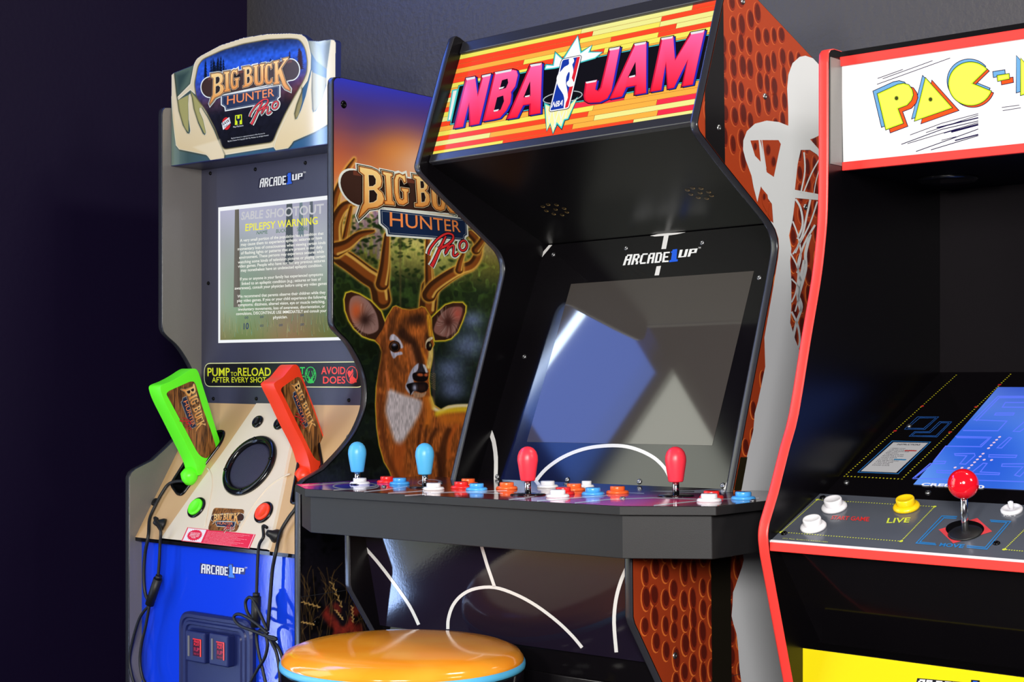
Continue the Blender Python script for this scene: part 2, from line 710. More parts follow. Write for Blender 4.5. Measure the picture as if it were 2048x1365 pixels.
BB = {  # the carved western letters
    'B': ([(525, 462), (585, 452), (610, 455), (628, 470), (633, 500), (627, 530), (612, 547), (632, 560), (641, 590), (632, 620),
           (605, 645), (562, 665), (537, 700), (518, 725), (515, 716), (532, 660), (541, 640), (546, 500), (526, 490)],
          [[(570, 492), (590, 486), (600, 500), (598, 525), (585, 540), (570, 546)],
           [(570, 570), (590, 562), (604, 577), (600, 606), (585, 622), (568, 630)]]),
    'I': ([(635, 445), (685, 437), (687, 455), (678, 460), (680, 585), (690, 590), (690, 608), (640, 618), (638, 600), (650, 594), (648, 465), (636, 462)], []),
    'G': ([(752, 418), (756, 460), (745, 470), (735, 450), (722, 448), (716, 465), (714, 530), (718, 560), (730, 565), (738, 555), (738, 520),
           (728, 515), (728, 500), (768, 492), (768, 510), (760, 515), (760, 570), (735, 592), (710, 595), (698, 575), (691, 540), (692, 470),
           (703, 437), (722, 425), (740, 428)], []),
    'b': ([(795, 405), (850, 395), (872, 405), (880, 430), (873, 458), (862, 470), (882, 485), (887, 520), (872, 550), (842, 570), (798, 580),
           (798, 562), (812, 556), (810, 425), (797, 425)],
          [[(836, 427), (850, 423), (854, 443), (850, 458), (836, 464)], [(837, 492), (852, 487), (858, 510), (851, 535), (837, 541)]]),
    'U': ([(885, 390), (935, 380), (935, 398), (925, 402), (927, 520), (933, 535), (945, 532), (951, 515), (949, 398), (940, 396), (940, 379),
           (985, 371), (985, 390), (977, 393), (978, 515), (970, 545), (945, 560), (915, 560), (900, 545), (896, 520), (896, 408), (886, 408)], []),
    'C': ([(1045, 362), (1049, 410), (1038, 422), (1028, 395), (1015, 395), (1010, 420), (1010, 500), (1016, 525), (1030, 525), (1040, 500),
           (1051, 495), (1050, 535), (1030, 548), (1005, 550), (988, 530), (981, 495), (982, 420), (992, 385), (1012, 372), (1032, 374)], []),
    'K': ([(1058, 355), (1108, 344), (1110, 362), (1098, 368), (1100, 430), (1150, 350), (1138, 347), (1138, 331), (1185, 320), (1188, 338),
           (1176, 345), (1128, 415), (1170, 545), (1202, 590), (1200, 606), (1160, 587), (1140, 560), (1106, 465), (1101, 475), (1103, 522),
           (1112, 527), (1112, 545), (1062, 553), (1062, 535), (1072, 530), (1070, 376), (1058, 374)], [])}


def buck_logo(face, H, parent, name, full=True, glow=True, base=0.0006):
    """the hunting game's logo; H takes logo drawing units to photo pixels"""
    a = Art(face, base, H)
    pill = ell(515, 575, 72, 84, 14, 0, math.pi * 0.5, math.pi * 1.5) + ell(1205, 425, 72, 88, 14, 0, -math.pi * 0.5, math.pi * 0.5)
    plate = [(618, 650), (1108, 562), (1108, 655), (1092, 668), (1085, 692), (652, 770), (648, 742), (618, 722)]
    proP = catmull([(858, 828), (872, 790), (920, 725), (975, 682), (1012, 682), (1008, 712), (965, 755), (918, 782)], 4)
    proS = catmull([(968, 700), (930, 775), (890, 860), (872, 892)], 4)
    proR = catmull([(985, 742), (970, 775), (960, 800), (985, 760), (1012, 742), (1012, 765), (1008, 798), (1022, 800), (1042, 780)], 4)
    proO = ell(1076, 728, 22, 34, 18, 0.5)
    W1 = lambda t: 8 + 5 * t
    W2 = lambda t: 9 + 9 * t
    pro = [(proP, W1, False), (proS, W2, False), (proR, lambda t: 9, False), (proO, lambda t: 9, True)]
    add = lambda w, k: (lambda t: w(t) + k)
    if glow:
        g = (226, 230, 222)
        if full:
            a.poly(offset(pill, 9), g, 0)
        a.poly(offset(plate, 10), g, 0)
        for k in 'BIGbUCK':
            a.poly(offset(BB[k][0], 14), g, 0)
        for p, w, c in pro:
            a.stroke(p, add(w, 22), g, 0, c)
    if full:
        a.poly(pill, (58, 34, 26), 1)
        a.poly([(500, 492), (1215, 338), (1215, 362), (500, 516)], (104, 52, 36), 2)
    a.poly(offset(plate, 3), (226, 226, 220), 2)
    a.poly(plate, (20, 40, 74), 3)
    a.poly(offset(plate, -7), (150, 158, 170), 4)
    a.poly(offset(plate, -9), (18, 36, 70), 5)
    a.text('HUNTER', [(662, 726), (1066, 652), (1064, 584), (664, 650)], (244, 140, 74), 6, 0.003)
    for k in 'BIGbUCK':
        lp, ho = BB[k]
        y0, y1 = min(p[1] for p in lp), max(p[1] for p in lp)
        a.poly(offset(lp, 9), (28, 16, 12), 6)
        a.poly(offset(lp, 4.5), (236, 214, 170), 7)
        a.poly(offset(lp, 2.5), (60, 32, 18), 8)
        a.poly(lp, (176, 96, 36), 9, ho and [])
        inn = offset(lp, -4.0)
        a.poly(inn, lambda p, y0=y0, y1=y1: tuple(np.array((250, 214, 140)) * (1 - (p[1] - y0) / (y1 - y0)) + np.array((226, 146, 66)) * (p[1] - y0) / (y1 - y0)), 10)
        for h in ho:
            a.poly(offset(h, 4), (236, 214, 170), 11)
            a.poly(offset(h, 1.5), (34, 20, 16), 12)
    for p, w, c in pro:
        a.stroke(p, add(w, 8), (24, 12, 14), 13, c)
    for p, w, c in pro:
        a.stroke(p, w, (222, 46, 50), 14, c)
    return a.build(name, P_MATTE, parent)


FONT = {
    'A': ['.#####', '##..##', '##..##', '######', '##..##', '##..##', '##..##'],
    'R': ['#####.', '##..##', '##..##', '#####.', '##.##.', '##..##', '##..##'],
    'C': ['.#####', '##....', '##....', '##....', '##....', '##....', '.#####'],
    'D': ['#####.', '##..##', '##..##', '##..##', '##..##', '##..##', '#####.'],
    'E': ['######', '##....', '##....', '#####.', '##....', '##....', '######'],
    '1': ['.####.', '#####.', '.####.', '.####.', '.####.', '.####.', '######'],
    'U': ['##..##', '##..##', '##..##', '##..##', '##..##', '##..##', '######'],
    'P': ['######', '##..##', '##..##', '######', '##....', '##....', '##....']}


def rows(word):
    return ['.'.join(FONT[c][j] for c in word) for j in range(7)]


def maker_logo(face, q1, q2, q3, parent, white=(236, 236, 236), blue=(34, 92, 220), outline=None, base=0.0005):
    a = Art(face, base)
    for w, q, c in (('ARCADE', q1, white), ('1', q2, blue), ('UP', q3, white)):
        if outline:
            m = np.mean(np.array(q), axis=0)
            k = 1.0 + 6.0 / max(abs(q[1][0] - q[0][0]), 20)
            H = [tuple(m + (np.array(p) - m) * (k, 1.12)) for p in q]
            a.poly(H, outline, 0)
        a.bits(rows(w), q, c, 1)
    tm = q3[2]
    a.text('TM', [(tm[0] + 1, tm[1] + 1), (tm[0] + 6, tm[1] + 0.5), (tm[0] + 6, tm[1] - 3), (tm[0] + 1, tm[1] - 2.5)], white, 1)
    return a.build('maker_logo', P_MATTE, parent)


# ------------------------------------------------------------------ a paint board for pictures printed on a panel


class Board:
    def __init__(s, face, a0, a1, b0, b1, res, inside):
        s.fc, s.a0, s.b0, s.res = face, a0, b0, res
        s.w, s.h = int((a1 - a0) / res) + 1, int((b1 - b0) / res) + 1
        s.img = np.zeros((s.h, s.w, 3))
        s.A = a0 + np.arange(s.w) * res
        s.B = b0 + np.arange(s.h) * res
        s.inside = inside
        s.rng = np.random.RandomState(5)
        # photo pixel coordinates of every grid point on this face (for shading the drawing)
        AA, BB_ = np.meshgrid(s.A, s.B)
        c = face.cab
        p = [face.p0[i] + face.ex[i] * AA + face.ey[i] * BB_ for i in range(3)]
        m = c.M
        wx = [m[r][0] * p[0] + m[r][1] * p[1] + m[r][2] * p[2] + m[r][3] for r in range(3)]
        s.U = CX + F * wx[0] / wx[1]
        s.V = HY - F * (wx[2] - EYE) / wx[1]

    def noise(s, sx, sy, seed):
        r = np.random.RandomState(seed)
        gy, gx = max(int(s.h * s.res / sy) + 3, 3), max(int(s.w * s.res / sx) + 3, 3)
        g = r.rand(gy, gx)
        y = (np.arange(s.h) * s.res / sy)
        x = (np.arange(s.w) * s.res / sx)
        yi, xi = y.astype(int), x.astype(int)
        fy, fx = (y - yi)[:, None], (x - xi)[None, :]
        fy, fx = fy * fy * (3 - 2 * fy), fx * fx * (3 - 2 * fx)
        a = g[yi][:, xi] * (1 - fx) + g[yi][:, xi + 1] * fx
        b = g[yi + 1][:, xi] * (1 - fx) + g[yi + 1][:, xi + 1] * fx
        return a * (1 - fy) + b * fy

    def win(s, u0, u1, v0, v1):
        ok = (s.U >= u0) & (s.U <= u1) & (s.V >= v0) & (s.V <= v1)
        ys, xs = np.where(ok.any(1))[0], np.where(ok.any(0))[0]
        if len(ys) == 0 or len(xs) == 0:
            return None
        return slice(ys[0], ys[-1] + 1), slice(xs[0], xs[-1] + 1)

    def mask(s, loop, soft=1.0):
        """soft polygon mask measured in photo pixels"""
        P = np.array(loop, float)
        w = s.win(P[:, 0].min() - 3 * soft - 2, P[:, 0].max() + 3 * soft + 2, P[:, 1].min() - 3 * soft - 2, P[:, 1].max() + 3 * soft + 2)
        if w is None:
            return None, None
        U, V = s.U[w], s.V[w]
        ins = np.zeros(U.shape, bool)
        d2 = np.full(U.shape, 1e9)
        for i in range(len(P)):
            (x0, y0), (x1, y1) = P[i - 1], P[i]
            if y0 != y1:
                c = ((V < y0) != (V < y1)) & (U < (x1 - x0) * (V - y0) / (y1 - y0) + x0)
                ins ^= c
            L = (x1 - x0) ** 2 + (y1 - y0) ** 2
            t = np.clip(((U - x0) * (x1 - x0) + (V - y0) * (y1 - y0)) / max(L, 1e-9), 0, 1)
            d2 = np.minimum(d2, (U - x0 - t * (x1 - x0)) ** 2 + (V - y0 - t * (y1 - y0)) ** 2)
        d = np.sqrt(d2) * np.where(ins, 1, -1)
        t = np.clip(d / (2 * soft) + 0.5, 0, 1)
        return w, t * t * (3 - 2 * t)

    def put(s, w, m, col, op=1.0):
        if w is None:
            return
        k = (m * op)[..., None]
        s.img[w] = s.img[w] * (1 - k) + np.asarray(col, float) * k

    def poly(s, loop, col, soft=1.0, op=1.0):
        w, m = s.mask(loop, soft)
        s.put(w, m, col, op)

    def blob(s, u, v, ru, rv, col, op=1.0, rot=0.0, p=2.0):
        R = max(ru, rv) * 2.2
        w = s.win(u - R, u + R, v - R, v + R)
        if w is None:
            return
        x, y = s.U[w] - u, s.V[w] - v
        c, n = math.cos(rot), math.sin(rot)
        q = ((x * c + y * n) / ru) ** 2 + ((-x * n + y * c) / rv) ** 2
        s.put(w, np.exp(-q ** (p / 2)), col, op)

    def stroke(s, pts, wd, col, soft=1.0, op=1.0, shift=0.0):
        P = np.array(catmull(pts, 5) if len(pts) > 2 else pts, float)
        m = len(P)
        mw = max(wd(t) for t in (0, .25, .5, .75, 1)) if callable(wd) else wd
        w = s.win(P[:, 0].min() - mw - 4 * soft, P[:, 0].max() + mw + 4 * soft, P[:, 1].min() - mw - 4 * soft, P[:, 1].max() + mw + 4 * soft)
        if w is None:
            return
        U, V = s.U[w], s.V[w]
        best = np.full(U.shape, 1e9)
        for i in range(m - 1):
            (x0, y0), (x1, y1) = P[i], P[i + 1]
            L = math.hypot(x1 - x0, y1 - y0) + 1e-9
            if shift:
                nx, ny = -(y1 - y0) / L * shift, (x1 - x0) / L * shift
                x0, x1, y0, y1 = x0 + nx, x1 + nx, y0 + ny, y1 + ny
            t = np.clip(((U - x0) * (x1 - x0) + (V - y0) * (y1 - y0)) / (L * L), 0, 1)
            d = np.hypot(U - x0 - t * (x1 - x0), V - y0 - t * (y1 - y0))
            ww = wd((i + t) / (m - 1)) if callable(wd) else wd
            best = np.minimum(best, d - np.asarray(ww) / 2)
        t = np.clip(0.5 - best / (2 * soft), 0, 1)
        s.put(w, t * t * (3 - 2 * t), col, op)

    def build(s, name, m, parent, h=0.0004):
        AA, BB_ = np.meshgrid(s.A, s.B)
        idx = np.arange(s.w * s.h).reshape(s.h, s.w)
        P = np.array(s.inside)
        ins = np.zeros(AA.shape, bool)
        for i in range(len(P)):
            (x0, y0), (x1, y1) = P[i - 1], P[i]
            if abs(y0 - y1) > 1e-12:
                ins ^= ((BB_ < y0) != (BB_ < y1)) & (AA < (x1 - x0) * (BB_ - y0) / (y1 - y0) + x0)
        q = ins[:-1, :-1] & ins[1:, :-1] & ins[:-1, 1:] & ins[1:, 1:]
        f = np.stack([idx[:-1, :-1][q], idx[:-1, 1:][q], idx[1:, 1:][q], idx[1:, :-1][q]], 1)
        used = np.unique(f)
        remap = np.full(s.w * s.h, -1)
        remap[used] = np.arange(len(used))
        f = remap[f]
        fc = s.fc
        co = np.stack([(fc.p0[i] + fc.ex[i] * AA + fc.ey[i] * BB_ + fc.n[i] * h).ravel()[used] for i in range(3)], 1)
        me = bpy.data.meshes.new(name)
        me.vertices.add(len(used))
        me.vertices.foreach_set('co', co.astype(np.float32).ravel())
        me.loops.add(f.size)
        me.loops.foreach_set('vertex_index', f.astype(np.int32).ravel())
        me.polygons.add(len(f))
        me.polygons.foreach_set('loop_start', (np.arange(len(f)) * 4).astype(np.int32))
        me.update(calc_edges=True)
        me.validate()
        a = me.color_attributes.new('Col', 'FLOAT_COLOR', 'POINT')
        c = np.ones((len(used), 4), np.float32)
        c[:, :3] = lin(np.clip(s.img, 0, 255).reshape(-1, 3)[used])
        a.data.foreach_set('color', c.ravel())
        me.materials.append(m)
        o = bpy.data.objects.new(name, me)
        COL.objects.link(o)
        o.parent = parent
        return o


# ------------------------------------------------------------------ the hunting cabinet (left)
BT, BXL = 0.0145, -0.4936
c_ = B
bbh = empty('arcade_cabinet', B.M @ Matrix.Translation((0, 0, 0)),
            'tall hunting arcade cabinet with a deer on its side and a cream antler-framed marquee', 'arcade cabinet')
fR = FX(B, 0.0)
front = [(666, 160), (666, 620), (666.2, 642), (670, 655), (680, 667), (694, 681), (707, 700), (722, 729), (731, 758), (733.5, 787),
         (731, 814), (725, 834), (713, 861), (698, 884), (675, 911), (647, 940)]
pr = [fR.px(*p) for p in front]
bend = catmull(pr[1:], 3)
ZT = 1.672
prof = fillet([(0.50, ZT), (0.0, ZT)], [0.0, 0.0]) if False else []
top = [(0.018, ZT), (0.006, ZT - 0.002), (0.0015, ZT - 0.007), (0.0, ZT - 0.016)]
low = [(-0.066, 0.9395), (-0.076, 0.933), (-0.0805, 0.924), (-0.0805, 0.0)]
B_PROF = [(0.50, 0.0), (0.50, ZT)] + top + bend + low
panR = MB().prism(B_PROF, yz, -BT, 0.0, 0).build('side_panel', [M_BLACK], bbh)
panL = MB().prism(B_PROF, yz, BXL - 0.0134, BXL, 0).build('side_panel', [M_GREY], bbh)
panL['label'] = 'grey-faced left side panel'
panR['label'] = 'right side panel printed with a deer'
trim(B_PROF, yz, -BT, -0.0002, 0.0012).build('edge_trim', M_TRIM, panR)
trim(B_PROF, yz, BXL - 0.0134, BXL, 0.0012).build('edge_trim', M_TRIM, panL)

# deer picture
bd = Board(fR, -0.082, 0.50, 0.52, 1.672, 0.00125, offset(B_PROF, -0.0006))
U, V = bd.U, bd.V


def ramp(x, stops):
    xs = [q[0] for q in stops]
    return np.stack([np.interp(x, xs, [q[1][i] for q in stops]) for i in range(3)], -1)


bd.img = ramp(V + (U - 760) * -0.12, [(140, (24, 56, 204)), (170, (40, 46, 178)), (215, (64, 46, 124)), (265, (88, 56, 104)), (310, (140, 76, 82)),
                                      (350, (206, 126, 76)), (390, (232, 194, 160)), (440, (226, 190, 150)), (500, (120, 116, 50)),
                                      (560, (30, 44, 22)), (700, (16, 26, 16)), (900, (22, 28, 26)), (1000, (14, 14, 22)), (1365, (24, 18, 24))])
bd.blob(795, 305, 70, 48, (228, 134, 44), 0.8)
bd.blob(670, 330, 40, 90, (200, 96, 50), 0.6)
bd.blob(850, 330, 60, 40, (238, 206, 186), 0.7)
for k in range(26):
    u = bd.rng.uniform(690, 790)
    bd.stroke([(u, bd.rng.uniform(410, 430)), (u + bd.rng.uniform(-2, 2), bd.rng.uniform(480, 520))], bd.rng.uniform(2, 6), (122, 92, 140), 2, 0.5)
n1 = bd.noise(0.012, 0.010, 1)
n2 = bd.noise(0.035, 0.03, 2)
fol = np.clip((n1 * 0.6 + n2 * 0.6 - 0.52) * 5, 0, 1) * np.clip((V - 430) / 70, 0, 1) * np.clip((1010 - V) / 60, 0, 1)
bd.img += fol[..., None] * np.array((44, 62, 22)) * np.clip(1.6 - (V - 430) / 240, 0.25, 1)[..., None]
dk_ = np.clip((n2 * 0.7 + n1 * 0.5 - 0.58) * 5, 0, 1) * np.clip((V - 460) / 60, 0, 1)
bd.img *= (1 - 0.55 * dk_)[..., None]
for u, v in ((790, 500), (835, 490), (880, 510), (910, 480)):
    bd.blob(u, v, 34, 40, (212, 206, 110), 0.55)
for k in range(420):
    u, v = bd.rng.uniform(690, 960), abs(bd.rng.normal(0, 60)) + 430
    if v < 640:
        bd.blob(u, v, bd.rng.uniform(3, 7), bd.rng.uniform(2, 4), (26, 44, 16) if bd.rng.rand() < 0.7 else (70, 92, 34), 0.8, bd.rng.uniform(-0.8, 0.8), 4)
bd.stroke([(800, 470), (801, 700)], 4, (104, 92, 52), 2, 0.5)
bd.stroke([(866, 700), (868, 820)], 5, (70, 50, 44), 2, 0.6)
for u, v, r in ((935, 690, 34), (900, 740, 30), (905, 780, 26), (945, 640, 22)):
    bd.blob(u, v, r, r * 0.8, (122, 138, 190), 0.7)
bd.blob(925, 835, 60, 26, (8, 8, 10), 0.85)
bd.blob(690, 760, 30, 60, (40, 62, 34), 0.4)
bd.blob(650, 960, 60, 30, (54, 62, 88), 0.5)
# grass and red leaves near the foot of the panel
for k in range(70):
    u, v = bd.rng.uniform(600, 760), bd.rng.uniform(1180, 1365)
    bd.stroke([(u, v), (u + bd.rng.uniform(-10, 10), v - 30), (u + bd.rng.uniform(-34, 34), v - bd.rng.uniform(50, 90))], 1.2, (128, 96, 48), 0.8, 0.55)
for k in range(26):
    bd.blob(bd.rng.uniform(650, 720), bd.rng.uniform(1200, 1290), bd.rng.uniform(4, 9), bd.rng.uniform(6, 16), (150, 44, 34), 0.6, bd.rng.uniform(-0.6, 0.6), 4)
for a, b in (((664, 1168), (684, 1215)), ((672, 1222), (686, 1240)), ((704, 1215), (706, 1245)), ((605, 1205), (640, 1215)), ((604, 1245), (630, 1250))):
    bd.stroke([a, b], 1.2, (170, 126, 66), 0.7, 0.9)
    for k in range(9):
        t = k / 8
        x, y = a[0] + (b[0] - a[0]) * t, a[1] + (b[1] - a[1]) * t
        dx, dy = (a[0] - b[0]) * 0.10, (a[1] - b[1]) * 0.10
        q = 2.6 if k % 2 else -2.6
        bd.stroke([(x, y), (x + dx - dy * q / 5 + q * .3, y + dy + dx * q / 5)], 1.8, (212, 170, 100), 0.8, 0.9)
bd.img *= (1 + 0.2 * (bd.noise(0.004, 0.004, 7) - 0.5) * np.clip((V - 400) / 60, 0, 1))[..., None]

A_ = cv(650, 560, 6.5)
Bc = cv(650, 330, 5.935)
C_ = cv(720, 740, 5.6875)
RIM = (240, 206, 40)


def antler(pts, w0, w1):
    W = lambda t: w0 + (w1 - w0) * t
    bd.stroke(pts, lambda t: W(t) + 7, (240, 196, 90), 3.0, 0.55)
    bd.stroke(pts, lambda t: W(t) + 2.5, (226, 150, 44), 1.0)
    bd.stroke(pts, W, (66, 36, 16), 1.4)
    bd.stroke(pts, lambda t: W(t) * 0.55, (150, 78, 28), 2.4, 0.9, shift=w0 * 0.10)
    bd.stroke(pts, lambda t: W(t) * 0.16, (240, 190, 90), 1.6, 0.9, shift=w0 * 0.30)


antler([(668, 470), (669, 408), (678, 374), (692, 342), (708, 318)], 22, 3)
antler([(763, 600), (755, 567), (731, 549), (702, 527), (676, 508), (664, 484)], 36, 34)
antler([(672, 500), (670, 455), (678, 428), (690, 412), (706, 407)], 30, 12)
antler([(690, 478), (697, 440), (702, 414)], 12, 5)
antler([(672, 500), (694, 490), (718, 470), (747, 462)], 30, 4)
antler([(764, 568), (769, 535), (771, 500), (773, 470)], 26, 8)
antler([(855, 620), (857, 598), (860, 575)], 34, 34)
antler([(860, 580), (858, 549), (856, 515), (855, 478)], 20, 7)
antler([(858, 590), (868, 575), (893, 556), (920, 540), (944, 530), (956, 508), (954, 484), (940, 468)], 28, 12)
antler([(918, 540), (921, 522), (926, 508)], 16, 4)
antler([(952, 500), (966, 478), (972, 450)], 18, 4)

deer = (A_([(880, 350), (920, 335), (1000, 372), (1100, 392), (1200, 375), (1250, 345), (1300, 360), (1375, 480), (1395, 620), (1402, 760), (1420, 840),
            (1392, 900), (1397, 1000), (1382, 1100), (1362, 1200), (1352, 1290)])
        + C_([(790, 150), (800, 280), (840, 400), (920, 452), (1000, 412), (1100, 398), (1215, 394), (1700, 420), (1800, 1290), (370, 1290), (360, 1230), (330, 1150),
              (270, 1050), (215, 860), (185, 650), (172, 400), (180, 200), (210, 0)])
        + A_([(690, 1200), (720, 1050), (735, 940), (700, 850), (640, 790), (740, 640), (800, 480)]))
earL = A_([(735, 410), (600, 270), (450, 180), (340, 145), (265, 168), (240, 255), (252, 400), (300, 530), (370, 640), (480, 740), (570, 775), (650, 795), (760, 760), (790, 560)])
earR = A_([(1378, 490), (1460, 410), (1560, 320), (1660, 290), (1790, 290), (1836, 340), (1830, 420), (1790, 540), (1730, 680), (1640, 770), (1560, 795), (1420, 800), (1380, 640)])
for lp, g, c in ((earL, 1.8, (250, 214, 60)), (earR, 1.8, (250, 214, 60)), (deer, 0.6, (238, 178, 52))):
    bd.poly(offset(lp, g), (188, 190, 36), 1.8, 0.7)
    bd.poly(offset(lp, 0.2), c, 0.7)
for lp in (earL, earR):
    bd.poly(offset(lp, -1.6), (56, 32, 22), 1.2)
bd.poly(offset(deer, -1.0), (156, 82, 34), 1.0)
inL = catmull(A_([(330, 250), (400, 205), (490, 225), (580, 300), (660, 430), (692, 560), (680, 660), (560, 705), (430, 640), (345, 520), (312, 380)]), 4, True)
inR = catmull(A_([(1480, 480), (1590, 375), (1700, 350), (1785, 375), (1750, 520), (1690, 660), (1590, 738), (1480, 722), (1412, 650)]), 4, True)
bd.poly(inL, (158, 120, 112), 1.6)
bd.poly(inR, (148, 98, 88), 1.6)
for lp, cx, cy, seed in ((inL, 505, 520, 3), (inR, 1600, 545, 4)):
    r = random.Random(seed)
    for k in range(70):
        t = r.uniform(0, 6.28)
        q = A_([(cx + math.cos(t) * 60, cy + math.sin(t) * 60), (cx + math.cos(t + .1) * 110, cy + math.sin(t + .1) * 130), (cx + math.cos(t + .25) * 150, cy + math.sin(t + .25) * 210)])
        bd.stroke(q, 0.9, r.choice(((206, 178, 168), (96, 60, 52), (186, 140, 128))), 0.7, 0.5)
bd.blob(*A_([(405, 410)])[0], 13, 20, (214, 96, 48), 0.95)
bd.blob(*A_([(520, 520)])[0], 13, 14, (46, 26, 22), 0.9)
bd.blob(*A_([(1600, 545)])[0], 10, 13, (64, 30, 24), 0.9)
bd.blob(*A_([(1720, 440)])[0], 9, 13, (204, 92, 76), 0.8)
# coat
w, m = bd.mask(offset(deer, -2), 1.5)
fur = bd.noise(0.0022, 0.010, 11)[w] * 0.6 + bd.noise(0.006, 0.02, 12)[w] * 0.4
bd.img[w] *= (1 + (fur - 0.5) * 0.7 * m)[..., None]


def S(pts, wd, col, soft, op, f=A_): bd.stroke(f(pts), wd, col, soft, op)


S([(950, 470), (1080, 440), (1230, 430)], 16, (196, 104, 36), 6, 0.9)
bd.blob(*A_([(1150, 520)])[0], 24, 13, (66, 36, 22), 0.9)
bd.blob(*A_([(1220, 500)])[0], 12, 12, (52, 30, 20), 0.8)
bd.blob(*A_([(1000, 690)])[0], 11, 15, (44, 26, 18), 0.9)
bd.blob(*A_([(1330, 740)])[0], 7, 13, (56, 32, 20), 0.85)
S([(1010, 700), (1120, 800), (1190, 950), (1230, 1090)], 17, (54, 30, 20), 5, 0.92)
bd.blob(*A_([(1200, 670)])[0], 15, 10, (206, 108, 44), 0.9)
S([(1340, 470), (1360, 620), (1370, 720)], 7, (232, 164, 40), 3, 0.9)
S([(1260, 900), (1300, 1020), (1350, 1180)], 5, (226, 130, 40), 2, 0.85)
S([(1375, 900), (1370, 1000), (1345, 1130)], 9, (236, 210, 120), 3, 0.9)
S([(1090, 870), (1120, 960), (1150, 1080)], 11, (188, 104, 56), 5, 0.8)
S([(900, 1040), (960, 1130), (1030, 1190)], 12, (96, 52, 28), 6, 0.6)
S([(930, 420), (880, 520), (860, 640), (800, 760)], 10, (84, 46, 24), 5, 0.8)
S([(790, 560), (800, 800), (790, 1000), (800, 1200), (840, 1365)], 4, (196, 104, 50), 2, 0.8)
S([(760, 800), (750, 1000), (730, 1250), (720, 1365)], 12, (92, 48, 24), 5, 0.7)
S([(840, 900), (860, 1100), (930, 1300), (1000, 1365)], 12, (112, 58, 26), 6, 0.7)
# eyes
bd.poly(catmull(A_([(845, 735), (880, 705), (930, 735), (985, 800), (1015, 875), (985, 890), (950, 820), (890, 785), (842, 790)]), 3, True), (196, 190, 204), 1.2)
bd.poly(catmull(A_([(848, 915), (900, 950), (985, 935), (1005, 970), (940, 985), (895, 1025), (862, 975)]), 3, True), (184, 180, 200), 1.4)
bd.poly(ell(*A_([(905, 868)])[0], 11.5, 11.5, 20), (30, 16, 12), 0.9)
bd.poly(ell(*A_([(905, 868)])[0], 9, 9.2, 20), (96, 52, 22), 0.9)
bd.poly(ell(*A_([(905, 872)])[0], 7.6, 8.0, 20), (12, 8, 8), 0.8)
bd.blob(*A_([(900, 845)])[0], 3.6, 2.6, (176, 180, 214), 0.95)
bd.poly(catmull(A_([(1310, 800), (1370, 745), (1405, 760), (1350, 810), (1310, 900)]), 3, True), (224, 206, 170), 1.2)
bd.poly(ell(*A_([(1352, 862)])[0], 6, 9.6, 20), (24, 12, 10), 0.9)
bd.blob(*A_([(1364, 850)])[0], 1.8, 3.4, (206, 200, 130), 0.95)
# muzzle
bd.poly(catmull(A_([(1215, 1088), (1150, 1135), (1100, 1220), (1065, 1330)]) + C_([(525, 150), (515, 200), (540, 250), (590, 285), (620, 200), (600, 60), (650, 20)]), 3, True), (176, 176, 196), 1.6)
bd.poly(A_([(1265, 1095), (1300, 1110), (1340, 1200), (1310, 1215), (1275, 1170)]), (206, 206, 214), 1.2)
bd.poly(A_([(1235, 1085), (1265, 1100), (1310, 1210), (1185, 1205), (1220, 1140)]), (44, 40, 48), 1.2)
bd.poly(catmull(C_([(596, 50), (640, 28), (735, 28), (772, 55), (768, 105), (735, 132), (660, 136), (605, 112)]), 3, True), (16, 10, 12), 1.0)
bd.blob(*C_([(683, 58)])[0], 6.2, 3.2, (210, 100, 56), 0.95, 0.1, 4)
bd.blob(*C_([(750, 60)])[0], 4, 3.2, (206, 96, 54), 0.95, 0, 4)
bd.poly(catmull(C_([(525, 175), (580, 150), (650, 140), (740, 140), (772, 172), (765, 230), (705, 262), (650, 250), (600, 245), (570, 295), (560, 245)]), 3, True), (18, 12, 14), 1.0)
bd.blob(*C_([(620, 205)])[0], 4.2, 6, (190, 196, 226), 0.95)
bd.blob(*C_([(700, 205)])[0], 9, 8, (60, 36, 30), 0.8)
bd.poly(catmull(C_([(598, 262), (650, 258), (705, 268), (752, 250), (735, 300), (680, 318), (620, 305)]), 3, True), (176, 134, 104), 1.6)
for k in range(9):
    q = C_([(780, 60 + k * 18), (820, 40 + k * 20), (858, 52 + k * 22)])
    bd.stroke(q, 0.7, (214, 180, 90), 0.6, 0.6)
# throat patch, chest, back
bd.poly(catmull(C_([(330, 225), (420, 255), (520, 292), (610, 315), (692, 352), (700, 410), (680, 490), (620, 605), (560, 705), (500, 800), (455, 862),
                    (400, 825), (362, 720), (322, 600), (288, 470), (308, 320)]), 3, True), (204, 192, 196), 6.0)
w, m = bd.mask(offset(deer, -2), 1.5)
fur = bd.noise(0.0018, 0.007, 31)[w]
bd.img[w] *= (1 + (fur - 0.5) * 0.34 * m)[..., None]
S([(840, 440), (920, 475), (1010, 430), (1220, 412), (1700, 440)], 7, (250, 240, 214), 3, 0.95, C_)
S([(880, 500), (1010, 470), (1220, 455), (1700, 490)], 11, (246, 212, 40), 5, 0.85, C_)
S([(800, 330), (830, 430)], 9, (248, 216, 90), 4, 0.8, C_)
S([(760, 330), (790, 500), (760, 640)], 12, (222, 120, 36), 6, 0.8, C_)
S([(960, 560), (1200, 560), (1700, 600)], 20, (216, 116, 34), 9, 0.8, C_)
for a, b, c, wd in (((690, 640), (670, 760), (660, 850), 6), ((760, 640), (740, 760), (735, 860), 4), ((860, 680), (800, 800), (790, 880), 7),
                    ((1010, 700), (940, 900), (930, 1240), 14), ((880, 960), (900, 1100), (910, 1240), 9)):
    S([a, b, c], wd, (58, 28, 16), 4, 0.75, C_)
S([(1090, 640), (1020, 800), (1010, 1000)], 8, (206, 96, 34), 4, 0.7, C_)
